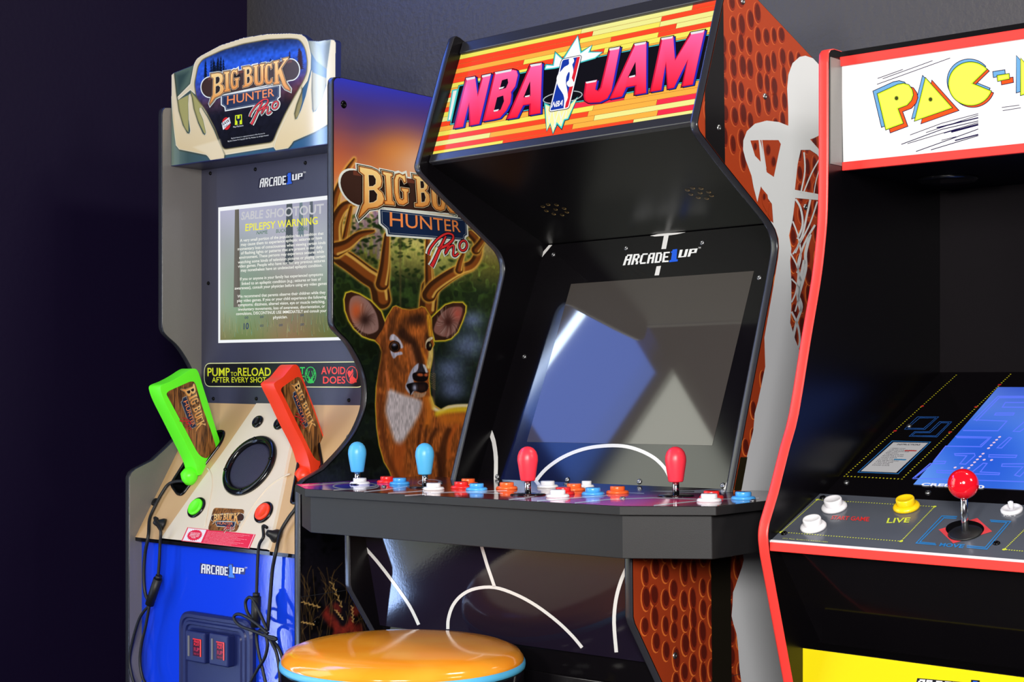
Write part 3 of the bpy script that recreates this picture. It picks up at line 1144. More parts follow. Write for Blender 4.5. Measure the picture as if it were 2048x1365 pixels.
S([(450, 900), (430, 1050), (450, 1220)], 26, (176, 80, 30), 9, 0.7, C_)
S([(240, 300), (230, 500), (270, 800), (340, 1050), (430, 1240)], 9, (96, 46, 22), 5, 0.75, C_)
S([(292, 20), (310, 130), (320, 230)], 4, (206, 110, 60), 2, 0.8, C_)
bd.build('side_artwork', P_SIDE, panR)
BcF = lambda x, y: Bc([(x, y)])[0]
buck_logo(fR, homog([(525, 462), (518, 725), (1065, 655), (795, 405)], [BcF(395, 15), BcF(400, 635), BcF(1605, 808), BcF(1038, 118)]), panR, 'game_logo', base=0.0006)
screw([fR.pt(687, 209), fR.pt(634, 1245)], (1, 0, 0), M_SCREW, panR, 0.0075)
MB().box(-0.0002, 0.0006, -0.0795, 0.50, 0.7305, 0.7316).build('panel_seam', M_TRIM, panR)

# marquee board
fM = FY(B, 0.0215)
K1 = cv(300, 40, 4.2667)
mout = [fM.px(*p) for p in [(342.2, 330), (342.8, 150)]] + [fM.px(*p) for p in K1(
    [(200, 452), (365, 387), (385, 355), (400, 330), (435, 303), (600, 215), (800, 150), (1000, 118), (1200, 112), (1295, 121), (1330, 145), (1358, 174), (1440, 180), (1545, 163), (1575, 169), (1588, 188)])]
mout += [(-0.0152, 1.66), (-0.0152, 1.5535), (BXL + 0.0005, 1.5535)]
mq = MB().prism(mout, lambda p, t: (p[0], t, p[1]), 0.0215, 0.0345, 0).build('marquee', [M_NAVY], bbh)
mb = Board(fM, BXL, -0.006, 1.55, 1.80, 0.00095, offset(mout, -0.0004))
cream, olive, lite = (222, 206, 168), (166, 160, 100), (248, 240, 216)
mb.img = ramp(mb.A, [(-0.49, (112, 132, 122)), (-0.44, (64, 86, 86)), (-0.3, (60, 92, 110)), (-0.1, (42, 88, 128)), (-0.02, (70, 116, 150))])[None, :, :].repeat(mb.h, 0)


def kp(pts, col, soft=0.8, op=1.0): mb.poly(K1(pts), col, soft, op)


kp([(205, 450), (370, 390), (400, 420), (350, 560), (235, 665), (210, 480)], (84, 104, 92), 1)
kp([(228, 470), (330, 440), (240, 640)], (46, 66, 66), 6, 0.8)
kp([(1350, 180), (1545, 165), (1510, 420), (1420, 350), (1365, 260)], (136, 140, 120), 1)
kp([(1420, 200), (1545, 190), (1510, 400)], (70, 82, 84), 8, 0.8)
rim = [(385, 355), (400, 330), (435, 303), (600, 215), (800, 150), (1000, 118), (1200, 112), (1295, 121), (1330, 145), (1352, 190), (1375, 300), (1372, 420),
       (1345, 520), (1290, 600), (1215, 730), (1150, 860), (1080, 1010), (1062, 1085), (630, 1155), (600, 1060), (560, 940), (500, 830), (430, 720), (392, 640), (345, 600), (240, 685), (232, 660), (345, 545), (372, 400)]
kp(offset(rim, 5), (60, 62, 48), 1.6, 0.8)
kp(rim, lite)
kp(offset(rim, -5), cream, 1.0)
kp([(232, 690), (330, 640), (330, 960), (300, 930), (262, 830), (240, 740)], olive)
kp([(350, 610), (440, 720), (480, 965), (465, 970), (410, 860), (365, 740)], olive)
kp([(1215, 850), (1230, 690), (1300, 560), (1300, 700), (1270, 810), (1240, 860)], (150, 138, 92))
kp([(1375, 440), (1510, 500), (1475, 690), (1400, 790), (1375, 700)], (166, 156, 118))
inner = fillet([(385, 545), (415, 395), (452, 340), (620, 262), (800, 208), (1000, 172), (1200, 162), (1270, 170), (1300, 205), (1325, 260), (1340, 350), (1335, 450), (1300, 530),
                (1225, 660), (1150, 800), (1085, 940), (1045, 1040), (640, 1100), (615, 1075), (560, 925), (480, 770), (400, 660)], 30, 4)
kp(offset(inner, 8), (96, 88, 58), 1.6)
w, m = mb.mask(K1(inner), 0.7)
vv = mb.V[w] + (mb.U[w] - 530) * 0.16
skyc = ramp(vv, [(75, (44, 48, 64)), (92, (36, 60, 120)), (112, (44, 92, 206)), (140, (48, 84, 190)), (165, (66, 66, 130)), (190, (72, 50, 66)), (215, (26, 26, 38)), (300, (16, 18, 26))])
skyc += np.clip((mb.U[w] - 560) / 70, 0, 1)[..., None] * np.array((40, -6, -30)) * np.clip((vv - 150) / 20, 0, 1)[..., None] * np.clip((225 - vv) / 20, 0, 1)[..., None]
skyc *= (0.86 + 0.28 * mb.noise(0.006, 0.005, 5)[w])[..., None]
mb.put(w, m, np.clip(skyc, 0, 255))
r = random.Random(3)
for k in range(34):   # fir trees against the evening sky
    x = r.choice((r.uniform(415, 660), r.uniform(415, 660), r.uniform(660, 1150), r.uniform(1150, 1300)))
    base = 600 - (x - 400) * 0.20
    h = r.uniform(150, 260) if x < 640 else (r.uniform(110, 190) if x > 1150 else r.uniform(60, 150))
    top_lim = 335 - (x - 452) * 0.27 if x < 1000 else 190
    if base - h < top_lim + 20:
        h = base - top_lim - 20
    col_ = (12, 22, 40) if x < 1080 else (52, 30, 44)
    kp([(x - 2.5, base), (x + 2.5, base), (x + 0.8, base - h), (x - 0.8, base - h)], col_, 0.5)
    for j in range(9):
        t = (j + 1) / 9
        wd = 5 + 26 * t * r.uniform(.6, 1.1)
        y = base - h + h * t * 0.95
        kp([(x, y - h * 0.13), (x + wd, y + r.uniform(0, 6)), (x, y - 2), (x - wd, y + r.uniform(0, 6))], col_, 0.6, 0.85)
# the two antler hands
hl = [(180, 470), (205, 455), (222, 620), (245, 780), (280, 900), (318, 968), (338, 972), (345, 945), (332, 850), (328, 720), (332, 640), (345, 628), (356, 660), (372, 760), (410, 880), (452, 972),
      (470, 985), (480, 960), (455, 850), (425, 780), (424, 752), (440, 748), (490, 830), (545, 940), (590, 1050), (635, 1150), (633, 1182), (520, 1200), (495, 1165), (480, 1152), (250, 1105), (222, 1070), (195, 850), (182, 640)]
hr = [(1590, 190), (1575, 168), (1545, 165), (1510, 420), (1505, 560), (1470, 680), (1415, 780), (1392, 788), (1385, 760), (1378, 600), (1382, 430), (1360, 520), (1330, 650), (1290, 770), (1255, 845), (1238, 850),
      (1230, 800), (1250, 720), (1292, 610), (1295, 585), (1280, 590), (1215, 720), (1140, 870), (1080, 1000), (1055, 1085), (1075, 1113), (1180, 1095), (1205, 1065), (1225, 1035), (1400, 960), (1588, 850)]
for hnd in (hl, hr):
    kp([(x + 5, y + 5) for x, y in offset(hnd, 5)], (58, 56, 38), 2.2, 0.75)
    kp(hnd, lite, 0.7)
    kp(offset([(x + 1.5, y - 1.0) for x, y in hnd], -3.2), (196, 178, 134), 0.9)
    w, m = mb.mask(K1(offset([(x + 0.5, y) for x, y in hnd], -6)), 1.2)
    t = np.clip((mb.V[w] - 150) / 180, 0, 1)[..., None]
    mb.put(w, m, np.array((232, 218, 186)) * (1 - t) + np.array((216, 192, 144)) * t)
kp([(370, 1085), (600, 1020), (632, 1150), (628, 1178), (524, 1194), (490, 1150)], (236, 222, 190), 3, 0.55)
mb.build('marquee_picture', P_GLOSS, mq, 0.0004)
art = Art(fM, 0.0005)


def kp(pts, col, layer): art.poly(K1(pts), col, layer)


# small emblems and print
kp(ell(655, 885, 36, 54, 20), (206, 40, 44), 7)
kp([(615, 880), (680, 830), (692, 880), (628, 940)], (240, 240, 240), 8)
art.text('RAW', K1([(624, 908), (688, 872), (680, 840), (620, 878)]), (30, 24, 30), 9, 0.02)
art.text('THRILLS', K1([(634, 930), (690, 896), (688, 878), (630, 912)]), (30, 24, 30), 9, 0.01)
kp([(730, 815), (788, 806), (790, 890), (728, 898)], (214, 230, 40), 8)
kp([(738, 820), (748, 818), (750, 845), (768, 842), (770, 815), (780, 813), (782, 850), (768, 862), (770, 892), (750, 894), (750, 866), (738, 855)], (20, 30, 60), 9)
art.text('Play Mechanix', K1([(714, 926), (802, 912), (802, 894), (714, 908)]), (232, 232, 232), 9)
art.text('Big Buck Hunter is a registered trademark of Play Mechanix, Inc.', K1([(698, 1020), (986, 975), (986, 962), (698, 1006)]), (222, 222, 222), 9)
art.text('Big Buck Hunter Pro Copyright 2021 Play Mechanix, Inc. All Rights Reserved.', K1([(668, 1046), (1018, 992), (1018, 978), (668, 1031)]), (222, 222, 222), 9)
art.build('marquee_artwork', P_GLOSS, mq)
buck_logo(fM, homog([(0, 0), (1000, 0), (1000, 1000), (0, 1000)], K1([(0, 0), (1000, 0), (1000, 1000), (0, 1000)])), mq, 'game_logo', base=0.0012)

# body between the side panels
XA, XB = BXL, -BT
MB().box(XA, XB, 0.48, 0.50, 0.02, ZT - 0.02).build('back_panel', M_BLACK, bbh)
MB().box(XA, XB, 0.0345, 0.34, ZT - 0.03, ZT - 0.018).build('top_panel', M_BLACK, bbh)
MB().box(XA, XB, 0.0225, 0.0997, 1.5538, 1.566).build('marquee_soffit', M_SLATE, bbh)
bez = MB().box(XA, XB, 0.0997, 0.112, 1.045, 1.5535).build('monitor_bezel', M_SLATE, bbh)
fB = FY(B, 0.0997)
K2 = cv(300, 300, 3.4136)
maker_logo(fB, K2([(748, 258), (931, 236), (931, 176), (757, 196)]), K2([(934, 238), (970, 230), (968, 155), (938, 160)]), K2([(972, 209), (1040, 199), (1044, 158), (972, 168)]), bez, outline=(24, 22, 48))
scr = MB().box(-0.4383, XB - 0.001, 0.0985, 0.10, 1.1933, 1.4722).build('screen', [M_GLASS_DARK], bbh)
fS = FY(B, 0.0985)
art = Art(fS, 0.0003)
xa, xb, z0, z1 = -0.4383, XB - 0.0012, 1.1934, 1.4721
art.poly([(xa, z0), (xb, z0), (xb, z1), (xa, z1)], (236, 238, 240), 0, sp='ab')
xi, zi0, zi1 = xa + 0.0062, z0 + 0.006, z1 - 0.008
nx, nz = 26, 22
r = random.Random(8)


def scr_col(a, b):
    t, q = (b - zi0) / (zi1 - zi0), (a - xi) / (xb - xi)
    c = np.array([np.interp(t, [0, .25, .6, 1], k) for k in ((116, 128, 158, 164), (110, 142, 164, 164), (66, 120, 162, 186))])
    c += np.array((-14, 6, -4)) * math.sin(q * 9) * (1 - t) + np.array((10, 10, 12)) * math.sin(q * 5 + t * 7)
    return tuple(np.clip(c, 0, 255))


pts = [(xi + (xb - xi) * i / nx, zi0 + (zi1 - zi0) * j / nz) for j in range(nz + 1) for i in range(nx + 1)]
cols = {p: scr_col(*p) for p in pts}
art.raw(pts, [(j * (nx + 1) + i, j * (nx + 1) + i + 1, (j + 1) * (nx + 1) + i + 1, (j + 1) * (nx + 1) + i) for j in range(nz) for i in range(nx)], lambda p: cols[p], 1, 'ab')
for x0, x1, zt, c in ((.10, .15, .0, (96, 92, 84)), (.47, .53, .30, (76, 84, 90)), (.63, .67, .35, (92, 100, 108)), (.76, .80, .30, (90, 108, 110)), (.56, .6, .5, (110, 126, 134))):
    art.poly([(xi + (xb - xi) * x0, zi0 + (zi1 - zi0) * (zt + .25)), (xi + (xb - xi) * x1, zi0 + (zi1 - zi0) * (zt + .25)), (xi + (xb - xi) * (x1 - .01), zi1), (xi + (xb - xi) * (x0 + .01), zi1)], c, 2, sp='ab')
for k in range(150):
    x, z = xi + r.uniform(0.01, 0.99) * (xb - xi), zi0 + abs(r.gauss(0, 0.10)) * (zi1 - zi0) + 0.002
    h = r.uniform(.010, .028)
    if z + h < zi1:
        art.poly([(x, z), (x + .0012, z), (x + r.uniform(-.006, .006), z + h)], r.choice(((138, 136, 82), (96, 116, 70), (112, 150, 128), (150, 150, 110))), 2, sp='ab')
art.text('SABLE SHOOTOUT', K2([(622, 480), (1188, 436), (1188, 366), (628, 424)]), (196, 196, 200), 3, 0.02)
art.text('NAME', K2([(728, 578), (804, 572), (804, 548), (732, 555)]), (62, 110, 76), 3)
art.text('BUCK', K2([(862, 568), (930, 562), (930, 538), (864, 543)]), (62, 110, 76), 3)
art.text('SCORE', K2([(1004, 556), (1080, 549), (1080, 524), (1006, 531)]), (62, 110, 76), 3)
art.text('EPILEPSY WARNING', K2([(652, 556), (1146, 508), (1146, 456), (654, 506)]), (238, 232, 70), 4, 0.008)
lines = [('A very small portion of the population has a condition that', 616, 632, 1186, 582), ('may cause them to experience epileptic seizures or have', 622, 660, 1176, 612),
         ('momentary loss of consciousness when viewing certain kinds', 600, 690, 1200, 645), ('of flashing lights or patterns that are present in our daily', 622, 718, 1180, 675),
         ('environment. These persons may experience seizures while', 610, 748, 1190, 706), ('watching some kinds of television pictures or playing certain', 602, 780, 1198, 738),
         ('video games. People who have not had any previous seizures', 602, 808, 1196, 768), ('may nonetheless have an undetected epileptic condition.', 622, 836, 1178, 800),
         ('If you or anyone in your family has experienced symptoms', 616, 895, 1182, 862), ('linked to an epileptic condition (e.g.; seizures or loss of', 628, 926, 1168, 895),
         ('awareness), consult your physician before using any video games', 580, 958, 1208, 924), ('We recommend that parents observe their children while they', 598, 1014, 1200, 985),
         ('play video games. If you or your child experience the following', 596, 1043, 1204, 1016), ('symptoms: dizziness, altered vision, eye or muscle twitching,', 602, 1072, 1196, 1048),
         ('involuntary movements, loss of awareness, disorientation, or', 604, 1102, 1196, 1080), ('convulsions, DISCONTINUE USE IMMEDIATELY and consult your', 590, 1132, 1206, 1110),
         ('physician.', 842, 1157, 940, 1152)]
for t, x0, y0, x1, y1 in lines:
    h = 27
    art.text(t, K2([(x0, y0 + 4), (x1, y1 + 4), (x1, y1 + 4 - h), (x0, y0 + 4 - h)]), (236, 236, 226), 4, 0.012)
art.text('10', K2([(640, 1228), (676, 1225), (676, 1180), (642, 1184)]), (54, 66, 96), 4, 0.02)
for x, y in ((765, 1200), (895, 1196), (1040, 1192), (765, 1140), (1040, 1128), (660, 1145)):
    art.text('oo', K2([(x - 12, y + 10), (x + 12, y + 8), (x + 12, y - 8), (x - 12, y - 6)]), (54, 66, 96), 4, 0.01)
art.build('screen_picture', P_SCREEN, scr)
# instruction strip
sg = MB()
K3 = cv(240, 680, 3.411)
q = [fB.px(*p) for p in K3([(577, 158), (1660, 152), (1660, 322), (577, 322)])]
zc0, zc1, xl = (q[0][1] + q[3][1]) / 2, 0, q[0][0]
zt, zb = fB.px(*K3([(620, 158)])[0])[1], fB.px(*K3([(620, 322)])[0])[1]
lp = fillet([(xl, zb), (XB - 0.002, zb), (XB - 0.002, zt), (xl, zt)], 0.02, 6)
sgn = MB().prism(lp, lambda p, t: (p[0], t, p[1]), 0.0985, 0.0999, 0).build('instruction_strip', [M_PLASTIC], bbh)
fT = FY(B, 0.0985)
art = Art(fT, 0.0003)
art.poly(lp, (228, 228, 170), 0, sp='ab')
art.poly(offset(lp, -0.0018), (12, 10, 16), 1, sp='ab')
art.text('PUMP', K3([(598, 250), (750, 248), (750, 192), (598, 192)]), (222, 226, 40), 2, 0.014)
art.text('TO', K3([(756, 248), (800, 248), (800, 220), (756, 220)]), (222, 226, 40), 2, 0.006)
art.text('RELOAD', K3([(805, 248), (1030, 248), (1030, 190), (805, 191)]), (222, 226, 40), 2, 0.014)
art.text('AFTER EVERY SHOT', K3([(628, 292), (998, 292), (998, 255), (628, 255)]), (222, 226, 40), 2, 0.008)
art.text('SHOOT', K3([(1076, 236), (1262, 236), (1262, 186), (1076, 187)]), (40, 206, 76), 2, 0.014)
art.text('BUCKS', K3([(1076, 292), (1262, 292), (1262, 246), (1076, 246)]), (40, 206, 76), 2, 0.014)
art.text('AVOID', K3([(1374, 236), (1538, 236), (1538, 184), (1374, 184)]), (244, 62, 48), 2, 0.014)
art.text('DOES', K3([(1386, 300), (1538, 300), (1538, 250), (1386, 250)]), (244, 62, 48), 2, 0.014)
art.stroke(K3(ell(1301, 241, 36, 55, 28)), 1.3, (40, 206, 76), 2, True)
art.poly(K3([(1285, 255), (1300, 268), (1318, 255), (1316, 275), (1325, 296), (1282, 296), (1288, 272)]), (40, 206, 76), 2)
for sgnx in (-1, 1):
    for pth in ([(1301 + 4 * sgnx, 258), (1301 + 26 * sgnx, 245), (1301 + 22 * sgnx, 205)], [(1301 + 18 * sgnx, 250), (1301 + 8 * sgnx, 212)], [(1301 + 27 * sgnx, 238), (1301 + 32 * sgnx, 222)], [(1301 + 6 * sgnx, 262), (1301 + 26 * sgnx, 256)]):
        art.stroke(K3(pth), 1.3, (40, 206, 76), 3)
art.stroke(K3(ell(1582, 240, 39, 58, 28)), 1.3, (244, 62, 48), 2, True)
art.poly(K3([(1562, 208), (1576, 216), (1588, 196), (1594, 222), (1590, 250), (1612, 268), (1616, 290), (1570, 295), (1566, 262), (1556, 238), (1552, 224)]), (244, 62, 48), 2)
art.stroke(K3([(1555, 280), (1610, 196)]), 1.2, (12, 10, 16), 3)
art.build('instruction_print', P_MATTE, sgn)
screw([fB.pt(*p) for p in ((417, 567), (427, 798), (513, 798), (698, 801), (421, 347), (511, 339), (611, 326))], (0, -1, 0), M_SCREW, bez, 0.004)

# control deck
D0 = Vector((0, -0.067, 0.804))
DE = Vector((0, 0.1667, 0.2661)).normalized()
fD = Face(B, D0, (1, 0, 0), DE)
HP = 0.004
fP = Face(B, D0 + fD.n * HP, (1, 0, 0), DE)
DL = 0.314
ac = -0.254
ridge = [(-0.3221, 0.3125), (-0.352, 0.2019), (-0.377, 0.1279), (-0.408, 0.0220), (-0.411, 0.002)]
ridge = catmull(ridge, 4)
mir = lambda P: [(2 * ac - a, b) for a, b in P]
pk = fillet([(-0.4509, 0.1806), (-0.4629, 0.1208), (-0.4277, 0.1009), (-0.4120, 0.0999), (-0.3700, 0.222), (-0.3757, 0.2474), (-0.4001, 0.2474)], [0.01, 0.012, 0.006, 0.01, 0.012, 0.012, 0.01], 4)
deck = MB()
for side in (0, 1):
    L = [(XA, 0.0), (-0.411, 0.0)] + list(reversed(ridge)) + [(XA, DL)]
    hole = pk
    if side:
        L, hole = [(min(a, XB), b) for a, b in mir(L)], mir(pk)
    loops = [L, hole]
    tri = geometry.tessellate_polygon([[Vector((a, b, 0)) for a, b in l] for l in loops])
    deck.add([fD.at(a, b) for l in loops for a, b in l], [tuple(t) for t in tri], 1)
L = ridge
R_ = mir(ridge)
n = len(L)
shrink = lambda P, s: [(a + s, b) for a, b in P]
Lp, Rp = shrink(L, 0.004), shrink(R_, -0.004)
deck.add([fD.at(*p) for p in L] + [fP.at(*p) for p in Lp] + [fP.at(*p) for p in Rp] + [fD.at(*p) for p in R_],
         [(k * n + i, k * n + i + 1, (k + 1) * n + i + 1, (k + 1) * n + i) for k in range(3) for i in range(n - 1)], 0)
y0, zq = -0.067, 0.804
deck.add([(XA, y0, zq), (XB, y0, zq), (XB, y0, zq - 0.007), (XA, y0, zq - 0.007), (XA, 0.1, zq - 0.007), (XB, 0.1, zq - 0.007)], [(0, 1, 2, 3), (3, 2, 5, 4)], 2)
dk = deck.build('control_deck', [M_CREAM, M_TAN, M_PLASTIC], bbh)
for lp in (catmull(K3([(598, 878), (622, 920), (628, 990), (615, 1080), (580, 1280)]), 5), catmull(K3([(1160, 915), (1070, 960), (990, 1030), (900, 1150), (812, 1310)]), 5)):
    MB().tube([fP.pt(u, v, 0.0) for u, v in lp], 0.0018, 6, smooth_path=False).build('moulded_rib', M_CREAM, dk)
for hole in (pk, mir(pk)):
    h = MB()
    rim_ = offset(hole, 0.003)
    n = len(hole)
    dpt = -0.05
    ctr = np.mean(np.array(hole), axis=0)
    bot = [tuple(ctr + (np.array(p) - ctr) * 0.9) for p in hole]
    h.add([fD.at(*p, 0.0) for p in hole] + [fD.at(*p, dpt) for p in bot], [(i, (i + 1) % n, n + (i + 1) % n, n + i) for i in range(n)] + [tuple(range(n, 2 * n))], 0)
    h.tube([fD.at(*p, 0.001) for p in hole], 0.0032, 6, closed=True, smooth_path=False)
    h.build('gun_holster', [M_PLASTIC], dk)
# speaker
sc_ = fP.at(*fP.px(*K3([(888, 862)])[0]))
spk = MB().lathe([(0.066, 0.0), (0.066, 0.004), (0.063, 0.0075), (0.056, 0.008), (0.052, 0.0055), (0.051, 0.001), (0.051, -0.001)], sc_, fD.n, 48).build('speaker', [M_PLASTIC], dk)
MB().lathe([(0.0515, 0.001), (0.045, 0.0035), (0.03, 0.006), (0.015, 0.0072), (0.0, 0.0075)], sc_, fD.n, 40).build('speaker_grille', [M_GRILLE], spk)
for t in (0.25, 1.82, 3.39, 4.96):
    screw([sc_ + fD.n * 0.0078 + (fD.ex * math.cos(t) + fD.ey * math.sin(t)) * 0.0585], fD.n, M_SCREW, spk, 0.004)


def push_button(face, c, R, col, parent, ring=M_PLASTIC, label=None, name='push_button'):
    r1 = MB().lathe([(R, 0.0), (R, 0.002), (R * 0.94, 0.0036), (R * 0.80, 0.004), (R * 0.78, 0.002)], c, face.n, 32).build(name, [ring], parent)
    MB().lathe([(R * 0.77, 0.001), (R * 0.77, 0.0062), (R * 0.72, 0.0075), (R * 0.52, 0.0072), (R * 0.48, 0.0062), (0.0, 0.0056)], c, face.n, 32).build('plunger', [col], r1)
    if label:
        r1['label'] = label
    return r1


push_button(fP, fP.pt(*K3([(524, 1147)])[0]), 0.0225, M_GREEN, dk, label='neon green round button')
push_button(fP, fP.pt(*K3([(982, 1180)])[0]), 0.0225, M_ORANGE, dk, label='orange-red round button')
for p in ((943, 562), (1090, 575)):
    c = fP.pt(*K3([p])[0])
    kn = MB().lathe([(0.0135, 0.0), (0.0135, 0.003), (0.0115, 0.0055), (0.008, 0.005), (0.0075, 0.003)], c, fD.n, 24).build('rocker_switch', [M_PLASTIC], dk)
    MB().box(-0.0032, 0.0032, -0.0055, 0.0055, 0.002, 0.007).build('rocker', [M_RUBBER], kn, 0.001).matrix_local = Matrix.Translation(c) @ Matrix((fD.ex, fD.ey, fD.n)).transposed().to_4x4()
# plaque
pq = [fP.px(*p) for p in K3([(600, 1302), (797, 1312), (853, 1160), (642, 1148)])]
pq = fillet(pq, 0.008, 4)
plq = MB().prism(pq, lambda p, t: fP.at(p[0], p[1], t), 0.0, 0.0012).build('wooden_plaque', [M_WOOD], dk)
fQ = Face(B, fP.p0 + fP.n * 0.0012, fP.ex, fP.ey)
K4 = cv(230, 980, 3.545)
buck_logo(fQ, homog([(525, 462), (518, 725), (1200, 606), (1187, 325)], K4([(704, 176), (694, 240), (880, 250), (890, 166)])), plq, 'game_logo', base=0.0004)
# warning sticker
stq = K4([(472, 365), (955, 418), (998, 318), (515, 268)])
art = Art(fP, 0.0005)
art.poly(stq, (232, 36, 74), 0)
art.poly([tuple(np.array(a) * 0.97 + np.mean(np.array(stq), axis=0) * 0.03) for a in stq], (238, 226, 230), 1)
art.poly([tuple(np.array(a) * 0.955 + np.mean(np.array(stq), axis=0) * 0.045) for a in stq], (232, 36, 74), 2)
Hs = homog(UNIT, stq)
art.poly([hmap(Hs, p) for p in ((0.02, 0.05), (0.29, 0.05), (0.29, 0.95), (0.02, 0.95))], (240, 232, 236), 3)
star = []
for k in range(44):
    t = 2 * math.pi * k / 44
    q_ = 1.0 if k % 2 else 0.84
    star.append(hmap(Hs, (0.155 + 0.115 * q_ * math.cos(t), 0.5 + 0.42 * q_ * math.sin(t))))
art.poly(star, (232, 36, 74), 4)
for k, t in enumerate(('NO QUARTERS', 'NEEDED! FREE', 'PLAY ALL DAY', 'FUN')):
    w_ = 0.07 if k < 3 else 0.03
    art.text(t, [hmap(Hs, p) for p in ((0.155 - w_, 0.60 - k * 0.11), (0.155 + w_, 0.60 - k * 0.11), (0.155 + w_, 0.69 - k * 0.11), (0.155 - w_, 0.69 - k * 0.11))], (244, 236, 240), 5, 0.01)
for k in range(9):
    y = 0.88 - k * 0.095
    art.text('please read the manual before playing and keep the cords away from feet'[: 70 - (k * 7) % 23], [hmap(Hs, p) for p in ((0.32, y - 0.055), (0.93 - ((k * 37) % 11) * 0.02, y - 0.055), (0.93 - ((k * 37) % 11) * 0.02, y), (0.32, y))], (246, 214, 222), 3)
art.build('warning_sticker', P_MATTE, dk)
# grommets
for p, lab in (((345, 252), None), ((1148, 332), None)):
    c = fD.pt(*K4([p])[0])
    MB().lathe([(0.0135, 0.0), (0.0125, 0.005), (0.0075, 0.012), (0.006, 0.018), (0.0045, 0.021), (0.0, 0.0215)], c, (-0.45, -0.8, 0.4), 20).build('cable_grommet', [M_RUBBER], dk)
MB().lathe([(0.0085, 0.0), (0.0085, 0.002), (0.006, 0.0035), (0.0, 0.0035)], fD.pt(310, 1005), fD.n, 20).build('screw_cap', [M_PLASTIC], dk)
screw([fD.pt(697, 874)], fD.n, M_SCREWS, dk, 0.005)
# lower front
fL = FY(B, -0.0513)
lowp = MB().box(XA, XB, -0.0513, -0.036, 0.02, 0.797).build('lower_front_panel', [M_BLUE], bbh)
maker_logo(fL, K4([(612, 592), (803, 610), (803, 550), (615, 526)]), K4([(806, 622), (848, 625), (834, 532), (808, 534)]), K4([(836, 592), (912, 600), (917, 558), (838, 548)]), lowp, outline=(30, 40, 110), blue=(60, 130, 240))
# coin door
tl, tr = fL.px(*K4([(480, 880)])[0]), fL.px(*K4([(1000, 955)])[0])
cx0, cx1, cz1 = fL.px(*K4([(480, 1000)])[0])[0], fL.px(*K4([(1000, 1100)])[0])[0], fL.px(*K4([(560, 862)])[0])[1]
cz0 = 0.33
rect = lambda e: fillet([(cx0 + e, cz0 + e), (cx1 - e, cz0 + e), (cx1 - e, cz1 - e), (cx0 + e, cz1 - e)], max(0.032 - e * 0.7, 0.004), 7)
cdm = MB()
steps = [(0.0, 0.0), (0.0, 0.008), (0.004, 0.012), (0.010, 0.012), (0.012, 0.009), (0.016, 0.009), (0.018, 0.012), (0.023, 0.012), (0.025, 0.008), (0.030, 0.008), (0.032, 0.011), (0.036, 0.011)]
rings = [[(x, -0.0513 - h, z) for x, z in rect(e)] for e, h in steps]
n = len(rings[0])
cdm.add([p for r_ in rings for p in r_], [(k * n + i, k * n + (i + 1) % n, (k + 1) * n + (i + 1) % n, (k + 1) * n + i) for k in range(len(rings) - 1) for i in range(n)] + [tuple((len(rings) - 1) * n + i for i in range(n))], 0)
coin = cdm.build('coin_door', [M_NAVY], bbh)
yf = -0.0513 - 0.011
fC = FY(B, yf - 0.016)
M_LED = mat('red_lit_label', (220, 30, 40), 0.3, emis=0.5)
for corner in ([(497, 1000), (636, 1015), (636, 1238), (497, 1215)], [(664, 1018), (800, 1036), (800, 1266), (664, 1240)]):
    qs = [fC.px(*p) for p in K4(corner)]
    x0, x1 = (qs[0][0] + qs[3][0]) / 2, (qs[1][0] + qs[2][0]) / 2
    zt_, zb_ = (qs[0][1] + qs[1][1]) / 2, (qs[2][1] + qs[3][1]) / 2
    cm = MB().box(x0, x1, yf - 0.016, yf + 0.002, zb_, zt_).build('coin_slot_module', [M_NAVY], coin, 0.003)
    w_ = x1 - x0
    h_ = zt_ - zb_
    MB().box(x0 + w_ * 0.16, x0 + w_ * 0.24, yf - 0.0175, yf - 0.015, zb_ + h_ * 0.18, zt_ - h_ * 0.16).build('coin_slot', [M_GREY], cm)
    lb = MB().box(x0 + w_ * 0.42, x0 + w_ * 0.84, yf - 0.0168, yf - 0.015, zb_ + h_ * 0.22, zt_ - h_ * 0.22).build('price_label', [M_BLACKG], cm)
    fl = FY(B, yf - 0.0168)
    art = Art(fl, 0.0003)
    X0, X1, Z0, Z1 = x0 + w_ * 0.42, x0 + w_ * 0.84, zb_ + h_ * 0.22, zt_ - h_ * 0.22
    bx = lambda a, b, c, d: [(X0 + (X1 - X0) * a, Z0 + (Z1 - Z0) * c), (X0 + (X1 - X0) * b, Z0 + (Z1 - Z0) * c), (X0 + (X1 - X0) * b, Z0 + (Z1 - Z0) * d), (X0 + (X1 - X0) * a, Z0 + (Z1 - Z0) * d)]
    art.poly(bx(0, 1, 0, 1), (50, 14, 36), 0, sp='ab')
    art.poly(bx(.86, 1, 0, 1), (236, 70, 66), 1, sp='ab')
    art.poly(bx(0, 1, .94, 1), (206, 44, 46), 1, sp='ab')
    art.text('FREE', bx(.14, .78, .76, .90), (214, 40, 52), 1, 0.01, sp='ab')
    art.text('PLAY', bx(.14, .78, .60, .73), (214, 40, 52), 1, 0.01, sp='ab')
    art.text('1UP', bx(.14, .78, .28, .50), (170, 40, 70), 1, 0.01, sp='ab')
    art.text('FREE PLAY', bx(.14, .78, .08, .18), (150, 32, 60), 1, sp='ab')
    art.build('price_print', print_mat('lit_price_print', 0.2, emis=0.6), cm)

# ------------------------------------------------------------------ the two light guns standing in the holsters


